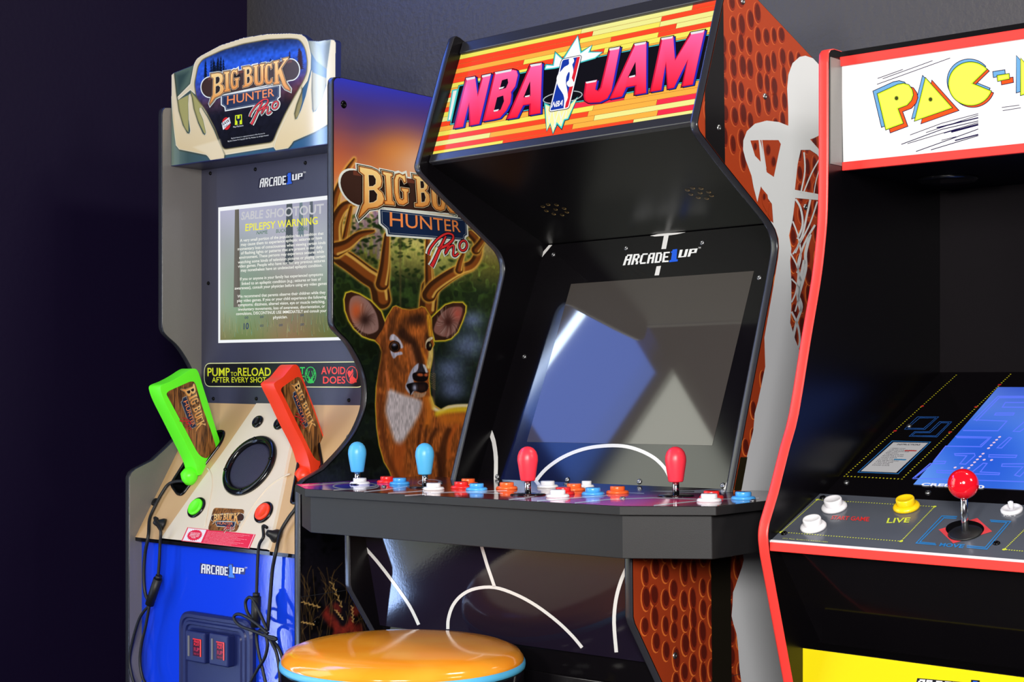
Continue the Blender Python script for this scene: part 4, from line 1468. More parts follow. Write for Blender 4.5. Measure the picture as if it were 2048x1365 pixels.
def gun(K, face_loop, insert, xg, th, m, logo4, knuckle, label, cable, plug, tail, ob_name='light_gun'):
    g = empty(ob_name, B.M @ Matrix.Translation((0, 0, 0)), label, 'toy gun', 'light guns in the holsters of the hunting cabinet')
    fG = FX(B, xg)
    lp = [fG.px(*p) for p in K(face_loop)]
    body = MB().prism(catmull(lp, 3, True), yz, xg - th, xg).build('stock', [m], g, 0.010, 4)
    for p_ in body.data.polygons:
        p_.use_smooth = True
    body.modifiers['bevel'].harden_normals = False
    ip = fillet([fG.px(*p) for p in K(insert)], 0.006, 4)
    ins = MB().prism(ip, yz, xg - 0.002, xg + 0.0008).build('wood_grain_inlay', [M_WOOD], body)
    fI = FX(B, xg + 0.0008)
    buck_logo(fI, homog([(525, 462), (518, 725), (1200, 606), (1187, 325)], K(logo4)), ins, 'game_logo', full=False, glow=False, base=0.0003)
    kb = MB()
    for p in knuckle:
        q = fG.px(*K([p])[0])
        kb.lathe([(0.0, -0.018), (0.012, -0.014), (0.0165, -0.004), (0.0165, 0.008), (0.010, 0.015), (0.0, 0.017)], (xg - th * 0.5, q[0], q[1]), (0.3, -0.5, 1), 20)
    kb.build('trigger_guard', [m], g)
    cb = MB().tube(cable, 0.0034, 8).build('cable', [M_RUBBER], g)
    pl = MB().tube(plug, 0.0088, 12, smooth_path=False)
    d = (Vector(plug[-1]) - Vector(plug[0]))
    pl.tube([Vector(plug[0]) - d * 0.12, Vector(plug[0])], 0.0065, 12, smooth_path=False)
    pl.build('cable_connector', [M_RUBBER], cb)
    for t in tail:
        MB().tube(t, 0.0030, 8).build('cable', [M_RUBBER], g)
    return g


KG = cv(290, 720, 4.876)
KR = cv(510, 715, 5.247)
fF = FY(B, -0.083)
fF2 = FY(B, -0.074)
FP = lambda pts, f=fF: [f.pt(*p) for p in pts]
DP = lambda pts, h=0.008: [fD.pt(*p, h) for p in pts]
gun(KG, [(160, 250), (250, 212), (350, 158), (440, 100), (490, 88), (525, 130), (575, 290), (625, 450), (700, 700), (728, 790), (716, 900), (660, 1010), (590, 1090), (520, 1130), (500, 1050), (470, 965), (360, 745), (270, 565), (190, 405), (152, 300)],
    [(206, 332), (232, 304), (440, 212), (474, 212), (492, 240), (560, 470), (640, 690), (692, 858), (600, 966), (545, 945), (508, 900), (360, 620)],
    -0.385, 0.036, M_GREEN, [(478, 232), (345, 290), (490, 705), (588, 640)], [(490, 1140)],
    'neon green light gun upright in the left holster',
    [fD.pt(386, 965, -0.006), fD.pt(366, 966, 0.006)] + DP([(344, 972), (330, 990), (317, 1014), (305, 1042)]) + FP([(297, 1070), (290, 1110), (287.5, 1150), (290, 1185), (298, 1206)]),
    FP([(316, 1158), (299, 1210)]),
    [DP([(327, 1047), (322, 1046)], 0.018) + FP([(321, 1060), (320, 1090), (318.5, 1125), (316, 1157)]),
     FP([(299, 1210), (292, 1250), (283, 1290), (280, 1325), (285, 1355), (294, 1372)]),
     FP([(298, 1212), (280, 1236), (266, 1280), (259, 1320), (263, 1350), (268, 1366)])])
gun(KR, [(212, 262), (290, 212), (350, 140), (400, 84), (438, 80), (468, 118), (500, 210), (545, 330), (620, 530), (700, 770), (735, 880), (728, 980), (690, 1110), (650, 1200), (590, 1230), (575, 1130), (520, 950), (400, 715), (290, 480), (205, 310)],
    [(268, 342), (286, 314), (440, 206), (466, 210), (490, 245), (560, 420), (640, 640), (712, 850), (720, 930), (690, 1092), (650, 1085), (610, 1040), (500, 815)],
    -0.092, 0.036, M_ORANGE, [(452, 240), (372, 290), (562, 790), (632, 722)], [(580, 1250)],
    'orange-red light gun upright in the right holster',
    [fD.pt(612, 1000, 0.02)] + DP([(600, 1022), (586, 1042), (570, 1070)], 0.012) + FP([(553, 1100), (545, 1140), (541, 1190), (537, 1240), (535, 1262)]),
    FP([(512.5, 1194), (511, 1255)]),
    [DP([(548, 1066), (540, 1063)], 0.02) + FP([(527, 1074), (518, 1092), (515, 1130), (513, 1192)]),
     FP([(535, 1262), (520, 1228), (506, 1200), (497, 1196), (491, 1206), (494, 1224), (505, 1240), (520, 1254), (536, 1268)], FY(B, -0.09)),
     FP([(536, 1268), (510, 1246), (485, 1231), (472, 1230), (468, 1238), (480, 1252), (505, 1262), (530, 1272), (548, 1276), (552, 1280), (540, 1278), (530, 1268)], FY(B, -0.093)),
     FP([(531, 1270), (535, 1290), (530, 1315), (515, 1340), (500, 1368)]),
     FP([(532, 1266), (520, 1262), (513, 1272), (516, 1300), (524, 1335), (532, 1370)], FY(B, -0.078)),
     FP([(540, 1278), (556, 1295), (566, 1320), (570, 1345)], FY(B, -0.085)),
     FP([(540, 1280), (552, 1304), (558, 1335), (560, 1366)], FY(B, -0.09))])

# ------------------------------------------------------------------ the basketball cabinet (middle)
nba = empty('arcade_cabinet', N.M.copy(), 'basketball arcade cabinet with four bat-top joysticks and orange pebbled sides', 'arcade cabinet')
NT, NL = 0.0127, -0.5518
NLO = NL - NT
nR = FX(N, 0.0)
K8 = cv(1380, 420, 8.5333)
fr = [nR.px(*p) for p in [(1446.7, 0), (1404.5, 200), (1396.5, 237), (1395, 248), (1398, 260.5), (1404, 270), (1445, 324), (1521.8, 420), (1539, 442), (1548.8, 458.7), (1554.6, 478.6),
                          (1555.8, 497), (1553.4, 517), (1544, 570), (1492, 840), (1465.7, 982)]]
fr = fr[:2] + catmull(fr[2:6], 3) + [fr[6]] + catmull(fr[7:13], 3) + fr[13:]
N_PROF = [(0.50, 0.0), (0.50, 1.5561), (0.3593, 1.612), (0.1859, 1.6807), (0.125, 1.7045), (0.1165, 1.706), (0.111, 1.702)] + fr + \
         [(0.097, 0.93), (-0.131, 0.93), (-0.134, 0.92), (-0.1335, 0.806), (-0.130, 0.797), (-0.062, 0.6975), (-0.06, 0.0)]
nbR = MB().prism(N_PROF, yz, -NT, 0.0, 0).build('side_panel', [M_BLACK], nba)
nbL = MB().prism(N_PROF, yz, NLO, NL, 0).build('side_panel', [M_BLACK], nba)
nbR['label'] = 'right side panel printed with orange basketball pebbles and a white net'
trim(N_PROF, yz, -NT, -0.0002, 0.0012).build('edge_trim', M_TRIM, nbR)
trim(N_PROF, yz, NLO, NL, 0.0012).build('edge_trim', M_TRIM, nbL)
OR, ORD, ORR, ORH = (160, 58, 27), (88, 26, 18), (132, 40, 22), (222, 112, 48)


def inside(P, x, y):
    c = False
    for i in range(len(P)):
        (x0, y0), (x1, y1) = P[i - 1], P[i]
        if (y0 > y) != (y1 > y) and x < (x1 - x0) * (y - y0) / (y1 - y0) + x0:
            c = not c
    return c


art = Art(nR, 0.0004)
SH = offset(N_PROF, -0.0008)
art.poly(SH, OR, 0, sp='ab')
r = random.Random(12)
col = 0
yy = -0.13
while yy < 0.5:
    zz = 0.45 + (0.017 if col % 2 else 0)
    while zz < 1.70:
        if zz < 0.93 or yy > 0.02:
            cx, cy = yy + r.uniform(-.003, .003), zz + r.uniform(-.005, .005) - 0.25 * (yy - 0.1) * 0.2
            rx, ry = r.uniform(.0074, .0098), r.uniform(.0122, .0172)
            if all(inside(SH, cx + a * (rx + .002), cy + b * (ry + .002)) for a, b in ((1, 0), (-1, 0), (0, 1), (0, -1), (.7, .7), (-.7, .7), (.7, -.7), (-.7, -.7))):
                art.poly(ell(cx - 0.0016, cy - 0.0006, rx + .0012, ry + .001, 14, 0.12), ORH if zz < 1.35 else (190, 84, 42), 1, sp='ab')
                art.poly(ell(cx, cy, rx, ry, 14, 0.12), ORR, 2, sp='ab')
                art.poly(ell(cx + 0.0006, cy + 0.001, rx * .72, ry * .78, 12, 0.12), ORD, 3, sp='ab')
        zz += 0.034 + r.uniform(-.004, .004)
    col += 1
    yy += 0.0225
# the white net figure
WN = (205, 206, 210)
K9 = cv(1420, 0, 2.132)
K10 = cv(1420, 300, 1.706)
K11 = cv(1240, 1040, 4.2)
loop = K9([(332, 537), (331, 460), (327, 380), (332, 320), (350, 270), (380, 243), (405, 238), (440, 250), (470, 285), (495, 350), (505, 450), (490, 545), (468, 576), (440, 590), (425, 595),
           (465, 640), (480, 700), (455, 660), (425, 640), (385, 640), (372, 700), (360, 810), (470, 830), (470, 855), (362, 845), (350, 940), (335, 1005), (345, 1060), (340, 1110), (345, 1200), (345, 1300)])
loop += K10([(275, 480), (276, 540), (272, 590), (290, 650), (310, 700), (400, 760)])
loop += [(1660, 800), (1700, 1000), (1740, 1365)]
loop += list(reversed(K11([(1030, 300), (1036, 340), (1020, 400), (965, 560), (946, 610), (941, 720), (933, 810), (950, 880), (975, 960), (990, 1100), (1000, 1250), (1015, 1365)])))
loop += list(reversed(K10([(184, 640), (187, 740), (162, 860), (151, 900), (146, 960), (121, 1060), (107, 1090), (105, 1170)])))
loop += [(1546, 572), (1555, 517), (1557, 497), (1556, 478), (1550, 459), (1540, 442)]
loop += K9([(268, 952), (262, 870), (240, 840), (215, 795), (200, 862), (184, 800), (175, 750), (150, 682), (139, 640), (140, 600), (155, 560), (190, 528), (240, 515), (292, 521)])
lab = [nR.px(*p) for p in loop]
lab = [(a, b) for a, b in lab]


def clip_poly(P, keep):
    """keep only where keep(a, b) >= 0 (a half plane)"""
    out = []
    for i in range(len(P)):
        p, q = P[i - 1], P[i]
        kp_, kq = keep(*p), keep(*q)
        if (kp_ >= 0) != (kq >= 0):
            t = kp_ / (kp_ - kq)
            out.append((p[0] + (q[0] - p[0]) * t, p[1] + (q[1] - p[1]) * t))
        if kq >= 0:
            out.append(q)
    return out


lab = clip_poly(lab, lambda a, b: 0.499 - a)
lab = clip_poly(lab, lambda a, b: 1.6797 - 0.3967 * (a - 0.1859) - b)
art.poly(lab, WN, 5, sp='ab')
for h in ([(170, 600), (205, 598), (214, 690), (190, 665)], [(212, 598), (290, 598), (300, 615), (292, 650), (270, 755), (240, 735), (222, 640)], [(216, 800), (243, 832), (250, 880), (240, 905), (222, 870)], [(252, 870), (262, 880), (266, 948), (246, 915)]):
    art.poly(K9(h), OR, 6)
for p in ((245, 640, 12, 26), (268, 690, 11, 24), (190, 625, 8, 18), (228, 840, 7, 16)):
    art.poly(K9(ell(*p, 12)), ORR, 7)
    art.poly(K9(ell(p[0] + 1, p[1], p[2] * .7, p[3] * .75, 12)), ORD, 8)
art.stroke(K9([(218, 598), (236, 720)]), 1.6, WN, 9)
for pth, w_ in (([(398, 650), (402, 730), (385, 822)], 3.0), ([(468, 672), (430, 740), (395, 825)], 2.6), ([(470, 700), (450, 770), (440, 828)], 1.8), ([(362, 850), (384, 890), (392, 960), (370, 1020)], 4),
                ([(425, 852), (410, 920), (392, 1000), (360, 1080)], 4), ([(455, 860), (425, 950), (385, 1030), (350, 1085)], 3), ([(350, 945), (372, 1005), (385, 1090), (368, 1165)], 3), ([(445, 960), (400, 1040), (372, 1130), (385, 1200)], 4),
                ([(425, 1000), (405, 1080), (405, 1150), (375, 1260)], 6), ([(340, 1080), (372, 1150), (365, 1240), (345, 1290)], 3), ([(400, 1110), (385, 1180), (372, 1260), (385, 1330)], 6), ([(345, 1190), (380, 1240), (360, 1330)], 3),
                ([(372, 1260), (388, 1310), (365, 1380), (350, 1450)], 5), ([(345, 1330), (372, 1390), (380, 1460), (365, 1500)], 4)):
    art.stroke(catmull(K9(pth), 4), w_, WN, 9)
# the dark stripe
st = [(0.0455, 0.001), (0.0945, 0.001), (0.0945, 1.72), (0.0455, 1.72)]
for za, zb_ in ((0.02, 0.93),):
    art.poly([(0.0465, za), (0.0955, za), (0.0955, zb_), (0.0465, zb_)], (26, 22, 16), 6, sp='ab')
up = clip_poly(clip_poly(SH, lambda a, b: a - 0.0445), lambda a, b: 0.0930 - a)
up = clip_poly(up, lambda a, b: b - 1.30)
art.poly(up, (20, 18, 20), 6, sp='ab')
art.poly([nR.px(*p) for p in [(1494, 915), (1480, 915), (1467, 981), (1482, 981)]], (36, 30, 16), 6, sp='ab')
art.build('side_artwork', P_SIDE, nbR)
screw([nR.pt(1437, 256), nR.pt(1529, 193), nR.pt(1610, 414), nR.pt(1485, 3), nR.pt(1349, 1312)], (1, 0, 0), M_SCREWS, nbR, 0.0048)
MB().box(-0.0002, 0.0007, -0.0595, 0.50, 0.6945, 0.6953).build('panel_seam', M_TRIM, nbR)

# marquee
MD = Vector((0, 0.0709, 0.18)).normalized()
MH = 0.1934
fN = Face(N, (0, 0.0561, 1.4961), (1, 0, 0), MD)
NX0, NX1 = NL, -NT
mqn = MB().prism([(NX0, 0), (NX1, 0), (NX1, MH), (NX0, MH)], lambda p, t: fN.at(p[0], p[1], t), -0.006, 0.0).build('marquee', [M_PLASTIC], nba)
for b0, b1, nm in ((MH - 0.001, MH + 0.0215, 'marquee_retainer'), (-0.0148, 0.001, 'marquee_retainer')):
    MB().prism([(NX0 + 0.001, b0), (NX1, b0), (NX1, b1), (NX0 + 0.001, b1)], lambda p, t: fN.at(p[0], p[1], t), -0.006, 0.006).build(nm, [M_TRIM], nba, 0.002)
art = Art(fN, 0.0003)
Yl, Yp, Re, Og, Pk = (238, 226, 92), (234, 230, 140), (250, 70, 38), (246, 172, 66), (238, 46, 72)
art.poly([(NX0, 0), (NX1, 0), (NX1, MH), (NX0, MH)], Yl, 0, sp='ab')
r = random.Random(21)
nr = 21
seqc = [Yl, Re, Yp, Re, Yl, Og, Re, Yp, Yl, Re, Og, Yp, Re, Og, Yl, Re, Re, Og, Re, Re, Yl]
for j in range(nr):
    b0, b1 = MH * j / nr, MH * (j + 1) / nr
    x = NX0
    c = seqc[j]
    while x < NX1:
        x2 = min(x + r.uniform(.12, .34), NX1)
        art.poly([(x, b0 + .0003), (x2, b0 + .0003), (x2, b1 - .0003), (x, b1 - .0003)], c if (c is not Re or j > 8) else (Re if x < -.3 else Pk), 1, sp='ab')
        art.poly([(x2 - .0006, b0), (x2, b0), (x2, b1), (x2 - .0006, b1)], (120, 50, 20), 2, sp='ab')
        c = r.choice([q for q in (Yl, Yp, Re, Re, Re, Og) if q is not c])
        x = x2
    art.poly([(NX0, b0 - .00025), (NX1, b0 - .00025), (NX1, b0 + .00025), (NX0, b0 + .00025)], (150, 60, 24), 2, sp='ab')
KN = cv(820, 0, 3.103)
CY = (70, 200, 200)


def nk(pts, c, l, holes=()): art.poly(KN(pts), c, l, [KN(h) for h in holes])


band = [(312, 540), (860, 428), (1200, 355), (1856, 225), (1806, 487), (1080, 620), (830, 660), (262, 765)]
nk(offset(band, 12), (20, 20, 30), 3)
nk(offset(band, 9), CY, 4)
nk(offset(band, 4), (14, 14, 20), 5)
nk([(262, 560), (300, 552), (258, 750), (232, 756)], CY, 4)
nk([(270, 566), (292, 562), (252, 744), (240, 746)], (236, 240, 236), 5)
burst = [(838, 432), (848, 405), (892, 408), (905, 330), (950, 372), (965, 352), (1043, 226), (1062, 330), (1130, 284), (1112, 326), (1194, 326), (1150, 362), (1060, 388), (900, 424)]
nk(offset(burst, 7), (20, 40, 44), 6)
nk(offset(burst, 4), CY, 7)
nk(offset(burst, -3), (240, 240, 238), 8)
net = [(835, 640), (850, 818), (872, 772), (889, 834), (915, 772), (943, 802), (962, 748), (985, 742), (1044, 602), (1000, 640), (900, 670)]
nk(offset(net, 5), (20, 50, 54), 6)
nk(net, CY, 7)
nk(offset(net, -7), (244, 236, 160), 8)
for p in ([(850, 660), (868, 770)], [(880, 690), (862, 760)], [(890, 690), (905, 790)], [(925, 690), (890, 800)], [(930, 690), (945, 770)], [(960, 690), (930, 770)], [(975, 690), (965, 740)]):
    art.stroke(KN(p), 1.6, (226, 232, 232), 9)
art.stroke(KN(ell(950, 606, 122, 34, 30, -0.16)), 1.8, (170, 176, 180), 9, True)
LT = {
    'N': ([(350, 488), (408, 478), (420, 600), (450, 472), (507, 460), (432, 772), (373, 783), (366, 640), (332, 790), (275, 800)], []),
    'B': ([(525, 455), (640, 432), (664, 438), (673, 468), (656, 540), (630, 575), (632, 592), (626, 640), (600, 690), (560, 735), (520, 745), (455, 756)],
          [[(578, 505), (605, 497), (608, 516), (595, 545), (564, 556)], [(548, 612), (578, 602), (582, 630), (562, 680), (528, 692)]]),
    'A': ([(748, 405), (823, 393), (812, 706), (742, 718), (745, 650), (705, 657), (668, 732), (603, 743)], [[(748, 510), (746, 594), (714, 602)]]),
    'J': ([(1240, 305), (1306, 293), (1252, 570), (1226, 615), (1180, 638), (1110, 642), (1086, 627), (1080, 598), (1092, 512), (1165, 498), (1153, 558), (1168, 566), (1184, 545)], []),
    'a': ([(1395, 275), (1470, 262), (1468, 580), (1395, 592), (1400, 535), (1345, 545), (1318, 602), (1240, 618)], [[(1402, 390), (1401, 470), (1362, 478)]]),
    'M': ([(1562, 240), (1637, 227), (1645, 375), (1745, 205), (1833, 188), (1757, 528), (1688, 541), (1725, 370), (1640, 548), (1600, 556), (1588, 385), (1562, 562), (1492, 574)], [])}
for k in 'NBAJaM':
    lp, ho = LT[k]
    sh = [(x + 11, y + 4) for x, y in lp]
    nk(offset(lp, 6), (16, 10, 24), 9)
    nk(offset(sh, 4), (16, 10, 24), 9)
    nk(sh, (34, 44, 176), 10)
    nk([(x - 2, y) for x, y in offset(lp, 2)], (20, 12, 30), 11)
    nk(offset(lp, 0.5), (206, 20, 56), 12)
    y0, y1 = min(p[1] for p in KN(lp)), max(p[1] for p in KN(lp))
    nk([(x + 4, y) for x, y in offset(lp, -5)], lambda p, y0=y0, y1=y1: tuple(np.array((252, 104, 168)) * (1 - (p[1] - y0) / (y1 - y0)) + np.array((246, 26, 48)) * ((p[1] - y0) / (y1 - y0))), 13)
    for h in ho:
        nk(offset(h, 5), (60, 8, 30), 14)
        nk(offset(h, 1), (12, 10, 20), 15)
for tp in ([(350, 488), (408, 478), (406, 492), (356, 502)], [(450, 472), (507, 460), (500, 474), (452, 485)], [(530, 452), (636, 432), (630, 446), (536, 464)], [(748, 405), (823, 393), (812, 408), (754, 418)],
           [(1240, 305), (1306, 293), (1300, 308), (1242, 318)], [(1395, 275), (1470, 262), (1462, 277), (1400, 288)], [(1562, 240), (1637, 227), (1630, 241), (1566, 252)], [(1745, 205), (1833, 188), (1822, 204), (1748, 218)],
           [(1094, 512), (1164, 499), (1156, 512), (1098, 522)], [(555, 548), (590, 540), (580, 552), (558, 558)], [(522, 688), (556, 680), (548, 692), (524, 697)], [(716, 600), (748, 592), (744, 602), (720, 607)], [(1362, 478), (1402, 468), (1398, 480), (1366, 486)]):
    nk(tp, (226, 222, 226), 16)
badge = fillet([(946, 372), (1068, 347), (990, 676), (868, 697)], 16, 5)
nk(offset(badge, 4), (30, 30, 60), 17)
nk(badge, (244, 244, 244), 18)
left = clip_poly(offset(badge, -6), lambda x, y: 1000 - x + (520 - y) * 0.25)
right = clip_poly(offset(badge, -6), lambda x, y: x - 1000 - (520 - y) * 0.25)
nk(left, (24, 56, 160), 19)
nk(right, (216, 34, 50), 19)
ply = [(990, 374), (1004, 364), (1020, 368), (1022, 388), (1012, 404), (1016, 424), (1018, 452), (1008, 488), (1016, 502), (1006, 540), (985, 540), (978, 518), (990, 500), (996, 462), (990, 450),
       (975, 480), (972, 520), (980, 560), (984, 610), (972, 640), (966, 672), (958, 672), (962, 628), (956, 592), (936, 560), (920, 530), (914, 492), (924, 464), (944, 442), (962, 420), (984, 408), (992, 396)]
nk(catmull(ply, 2, True), (242, 242, 242), 20)
nk(ell(1000, 522, 24, 20, 18), (242, 242, 242), 20)
art.text('NBA', KN([(882, 672), (950, 660), (962, 622), (894, 636)]), (244, 244, 244), 21, 0.02, shear=0.1)
art.build('marquee_artwork', P_LIT, mqn)
MB().box(NX0, NX1, 0.125, 0.18, 1.676, 1.684).build('top_panel', [M_BLACK], nba)
MB().prism([(0.13, 1.690), (0.18, 1.678), (0.49, 1.552), (0.49, 0.05), (0.48, 0.05), (0.48, 1.54), (0.178, 1.668), (0.13, 1.68)], yz, NX0, NX1, 0).build('back_panel', [M_BLACK], nba)

# speaker panel, bezel, screen
SD = Vector((0, 0.0488 - 0.3470, 1.4838 - 1.3664)).normalized()
SLn = math.hypot(0.2982, 0.1174)
fSp = Face(N, (0, 0.3470, 1.3664), (1, 0, 0), SD)
spn = MB().prism([(NX0, 0), (NX1, 0), (NX1, SLn), (NX0, SLn)], lambda p, t: fSp.at(p[0], p[1], t), -0.012, 0.0).build('speaker_panel', [M_BLACK], nba)
KS = cv(820, 300, 2.695)
for dx, dy in ((0, 0), (779, -89)):
    art = Art(fSp, 0.0004)
    for x, y in ((716, 305), (745, 294), (790, 296), (831, 315), (846, 335), (820, 350), (775, 345), (735, 328), (785, 320)):
        c = fSp.px(*KS([(x + dx, y + dy)])[0])
        art.poly(ell(c[0], c[1], 0.0036, 0.0036, 14), (206, 166, 96), 0, sp='ab')
        art.poly(ell(c[0], c[1] + 0.0006, 0.0031, 0.0029, 14), (4, 4, 5), 1, sp='ab')
    art.build('speaker_holes', P_MATTE, spn)
BD = Vector((0, 0.1732, 0.3884)).normalized()
fNB = Face(N, (0, 0.1591, 0.9568), (1, 0, 0), BD)
BLn = 0.449
bzn = MB().prism([(NX0, -0.02), (NX1, -0.02), (NX1, BLn), (NX0, BLn)], lambda p, t: fNB.at(p[0], p[1], t), -0.012, 0.0).build('monitor_bezel', [M_BLACKG], nba)
qs = [fNB.px(*p) for p in ((1054, 885), (1426, 891), (1507, 542), (1142, 569))]
sx0, sx1 = (qs[0][0] + qs[3][0]) / 2, (qs[1][0] + qs[2][0]) / 2
sb0, sb1 = (qs[0][1] + qs[1][1]) / 2, (qs[2][1] + qs[3][1]) / 2
MB().prism([(sx0, sb0), (sx1, sb0), (sx1, sb1), (sx0, sb1)], lambda p, t: fNB.at(p[0], p[1], t), -0.004, 0.0004).build('screen', [M_GLASS_DARK], nba)
maker_logo(fNB, KS([(1148, 624), (1394, 605), (1402, 550), (1166, 566)]), KS([(1398, 607), (1444, 602), (1448, 534), (1410, 540)]), KS([(1446, 582), (1538, 573), (1552, 532), (1456, 540)]), bzn)
W_ = (222, 220, 218)
KJ = cv(900, 860, 8.5333)
art = Art(fNB, 0.0005)
art.poly(KJ([(720, 10), (745, 70), (780, 180), (805, 320), (822, 480), (821, 660), (812, 872), (750, 866), (755, 560), (745, 400), (720, 230), (685, 122)]), W_, 1)
art.build('court_line', P_GLOSS, bzn)
KI = cv(900, 620, 3.012)
art = Art(fNB, 0.0005)
art.stroke(catmull(KI([(512, 1040), (580, 960), (680, 890), (800, 842), (920, 822), (1040, 822), (1140, 847), (1230, 893), (1290, 950), (1322, 1005)]), 4), 7.0, W_, 1)
art.build('court_line', P_GLOSS, bzn)
art = Art(fNB, 0.0005)
art.poly(KS([(1295, 464), (1340, 455), (1390, 450), (1488, 445), (1440, 456), (1390, 463), (1320, 468)]), W_, 1)
art.build('court_line', P_GLOSS, bzn)
art = Art(fNB, 0.0005)
art.poly(KS([(1370, 462), (1396, 460), (1381, 535), (1356, 536)]), W_, 2)
art.build('court_line', P_GLOSS, bzn)
art = Art(fNB, 0.0005)
art.poly(KS([(1330, 629), (1354, 626), (1343, 677), (1319, 678)]), W_, 1)
art.build('court_line', P_GLOSS, bzn)
art = Art(fNB, 0.0005)
art.poly([(960 + x / 8.533, 440 + y / 8.533) for x, y in [(1178, 434), (1236, 430), (1062, 640), (1084, 545)]], W_, 1)
art.build('court_line', P_GLOSS, bzn)
art = Art(fNB, 0.0005)
art.poly([(1380 + x / 7.583, 840 + y / 7.583) for x, y in [(560, 940), (548, 1100), (520, 1085), (510, 1050), (535, 1010)]], W_, 1)
art.build('court_line', P_GLOSS, bzn)

screw([fNB.pt(*p) for p in ((1107, 510), (1253, 497), (1405, 486), (1049, 714), (995, 954), (1135, 960), (1279, 964), (1446, 972), (1519, 556))], fNB.n, M_SCREWS, bzn, 0.0045)

# control deck
ZD = 0.957
HEX = [(-0.6907, 0.16), (-0.6907, -0.127), (-0.5865, -0.1955), (0.0280, -0.1955), (0.1305, -0.130), (0.1305, 0.16)]
dkn = MB().prism(HEX, lambda p, t: (p[0], p[1], t), ZD - 0.0115, ZD, 0).build('control_deck', [M_APRON], nba, 0.0008)
HX2 = [(-0.6807, 0.15), (-0.6807, -0.122), (-0.5835, -0.1865), (0.0250, -0.1865), (0.1205, -0.125), (0.1205, 0.15)]
MB().prism(HX2, lambda p, t: (p[0], p[1], t), 0.8893, ZD - 0.0115, 0).build('deck_apron', [M_APRON], nba, 0.001)
fDk = FZ(N, ZD)
art = Art(fDk, 0.0003)
stops = [(-.69, (60, 48, 150)), (-.655, (226, 44, 156)), (-.61, (70, 60, 176)), (-.56, (44, 56, 160)), (-.51, (60, 44, 70)), (-.47, (112, 52, 40)), (-.30, (98, 42, 34)), (-.20, (110, 48, 52)),
         (-.10, (146, 50, 120)), (0.0, (188, 60, 130)), (.05, (204, 54, 90)), (.09, (120, 60, 80)), (.13, (84, 76, 70))]


def deckc(p):
    c = np.array([np.interp(p[0], [s_[0] for s_ in stops], [s_[1][i] for s_ in stops]) for i in range(3)])
    k = np.clip((p[1] + 0.05) / 0.16, 0, 1)
    return tuple(np.clip(c * 1.25, 0, 250) * (1 - k) + np.array((36, 26, 34)) * k)


xs = np.linspace(-0.6895, 0.1293, 42)
ysd = [-0.1945, -0.16, -0.12, -0.06, 0.0, 0.06, 0.155]


def fy(x):
    if x < -0.5865:
        return -0.1255 + (x + 0.6907) / (0.6907 - 0.5865) * (-0.0685)
    if x > 0.028:
        return -0.1945 + (x - 0.028) / 0.1025 * 0.0655
    return -0.1945


pts, fs = [], []
for x in xs:
    f0 = fy(x) + 0.0005
    for k in range(7):
        pts.append((x, f0 + (0.155 - f0) * (k / 6.0) ** 1.3))
fs = [(i * 7 + k, (i + 1) * 7 + k, (i + 1) * 7 + k + 1, i * 7 + k + 1) for i in range(len(xs) - 1) for k in range(6)]
art.raw(pts, fs, deckc, 0, 'ab')
KD = cv(580, 860, 2.0898)
for pth in ([(50, 236), (225, 222), (330, 226)], [(182, 254), (300, 246), (362, 236)], [(310, 261), (400, 252), (490, 239)], [(410, 267), (480, 263), (560, 257)], [(590, 266), (760, 260), (905, 256)], [(480, 277), (560, 272)],
            [(915, 294), (980, 288), (1022, 278)], [(1032, 300), (1130, 291), (1330, 276)], [(1190, 308), (1330, 293), (1520, 286), (1700, 292)], [(1520, 319), (1640, 306), (1780, 292), (1960, 288)], [(690, 262), (890, 268)], [(1330, 262), (1480, 268)]):
    art.stroke(KD(pth), 2.5, (232, 228, 232), 2)
for cx, cy, rx, ry in ((275, 237, 95, 14), (585, 222, 50, 12)):
    art.stroke(KD(ell(cx, cy, rx, ry, 26)), 2.2, (222, 222, 226), 2, True)
art.poly(KD([(1500, 258), (1690, 254), (1780, 248), (1850, 252), (1860, 262), (1700, 266), (1600, 264)]), (220, 218, 222), 2)
art.poly(KD([(1620, 259), (1690, 258), (1690, 262), (1620, 262)]), (40, 36, 46), 3)
art.build('deck_artwork', P_GLOSS, dkn)


def joystick(px, m, washer, label):
    c = fDk.pt(*px)
    w_ = MB().lathe([(0.026 if washer else 0.012, 0.0004), (0.024 if washer else 0.011, 0.0022), (0.006, 0.0026)], c, (0, 0, 1), 28).build('joystick', [M_PLASTIC], dkn)
    w_['label'] = label
    MB().lathe([(0.0046, 0.0), (0.0046, 0.024)], c, (0, 0, 1), 16).build('shaft', [M_STEEL], w_)
    MB().lathe([(0.0, 0.0205), (0.0098, 0.0205), (0.0106, 0.0222), (0.0136, 0.0415), (0.0148, 0.0495), (0.0144, 0.0560), (0.0124, 0.0620), (0.0088, 0.0664), (0.0044, 0.0688), (0.0, 0.0695)], c, (0, 0, 1), 28).build('bat_handle', [m], w_)


joystick((715, 970), M_BATB, False, 'sky blue bat joystick at the far left end')
joystick((850, 976), M_BATB, True, 'sky blue bat joystick second from the left')
joystick((1056, 991), M_BATR, True, 'coral red bat joystick in the middle of the deck')
joystick((1352, 994), M_BATR, True, 'coral red bat joystick at the right end')


def deck_button(px, colr, k=1.0):
    c = fDk.pt(*px)
    R = 0.0163 * k
    b = MB().lathe([(R, 0.0003), (R, 0.0026), (R * 0.9, 0.0044), (R * 0.70, 0.0048)], c, (0, 0, 1), 28).build('push_button', [BTN[colr]], dkn)
    b['label'] = colr + ' push button'
    MB().lathe([(R * 0.66, 0.003), (R * 0.66, 0.0094), (R * 0.62, 0.0106), (0.0, 0.0098)], c, (0, 0, 1), 28).build('plunger', [BTN[colr]], b)


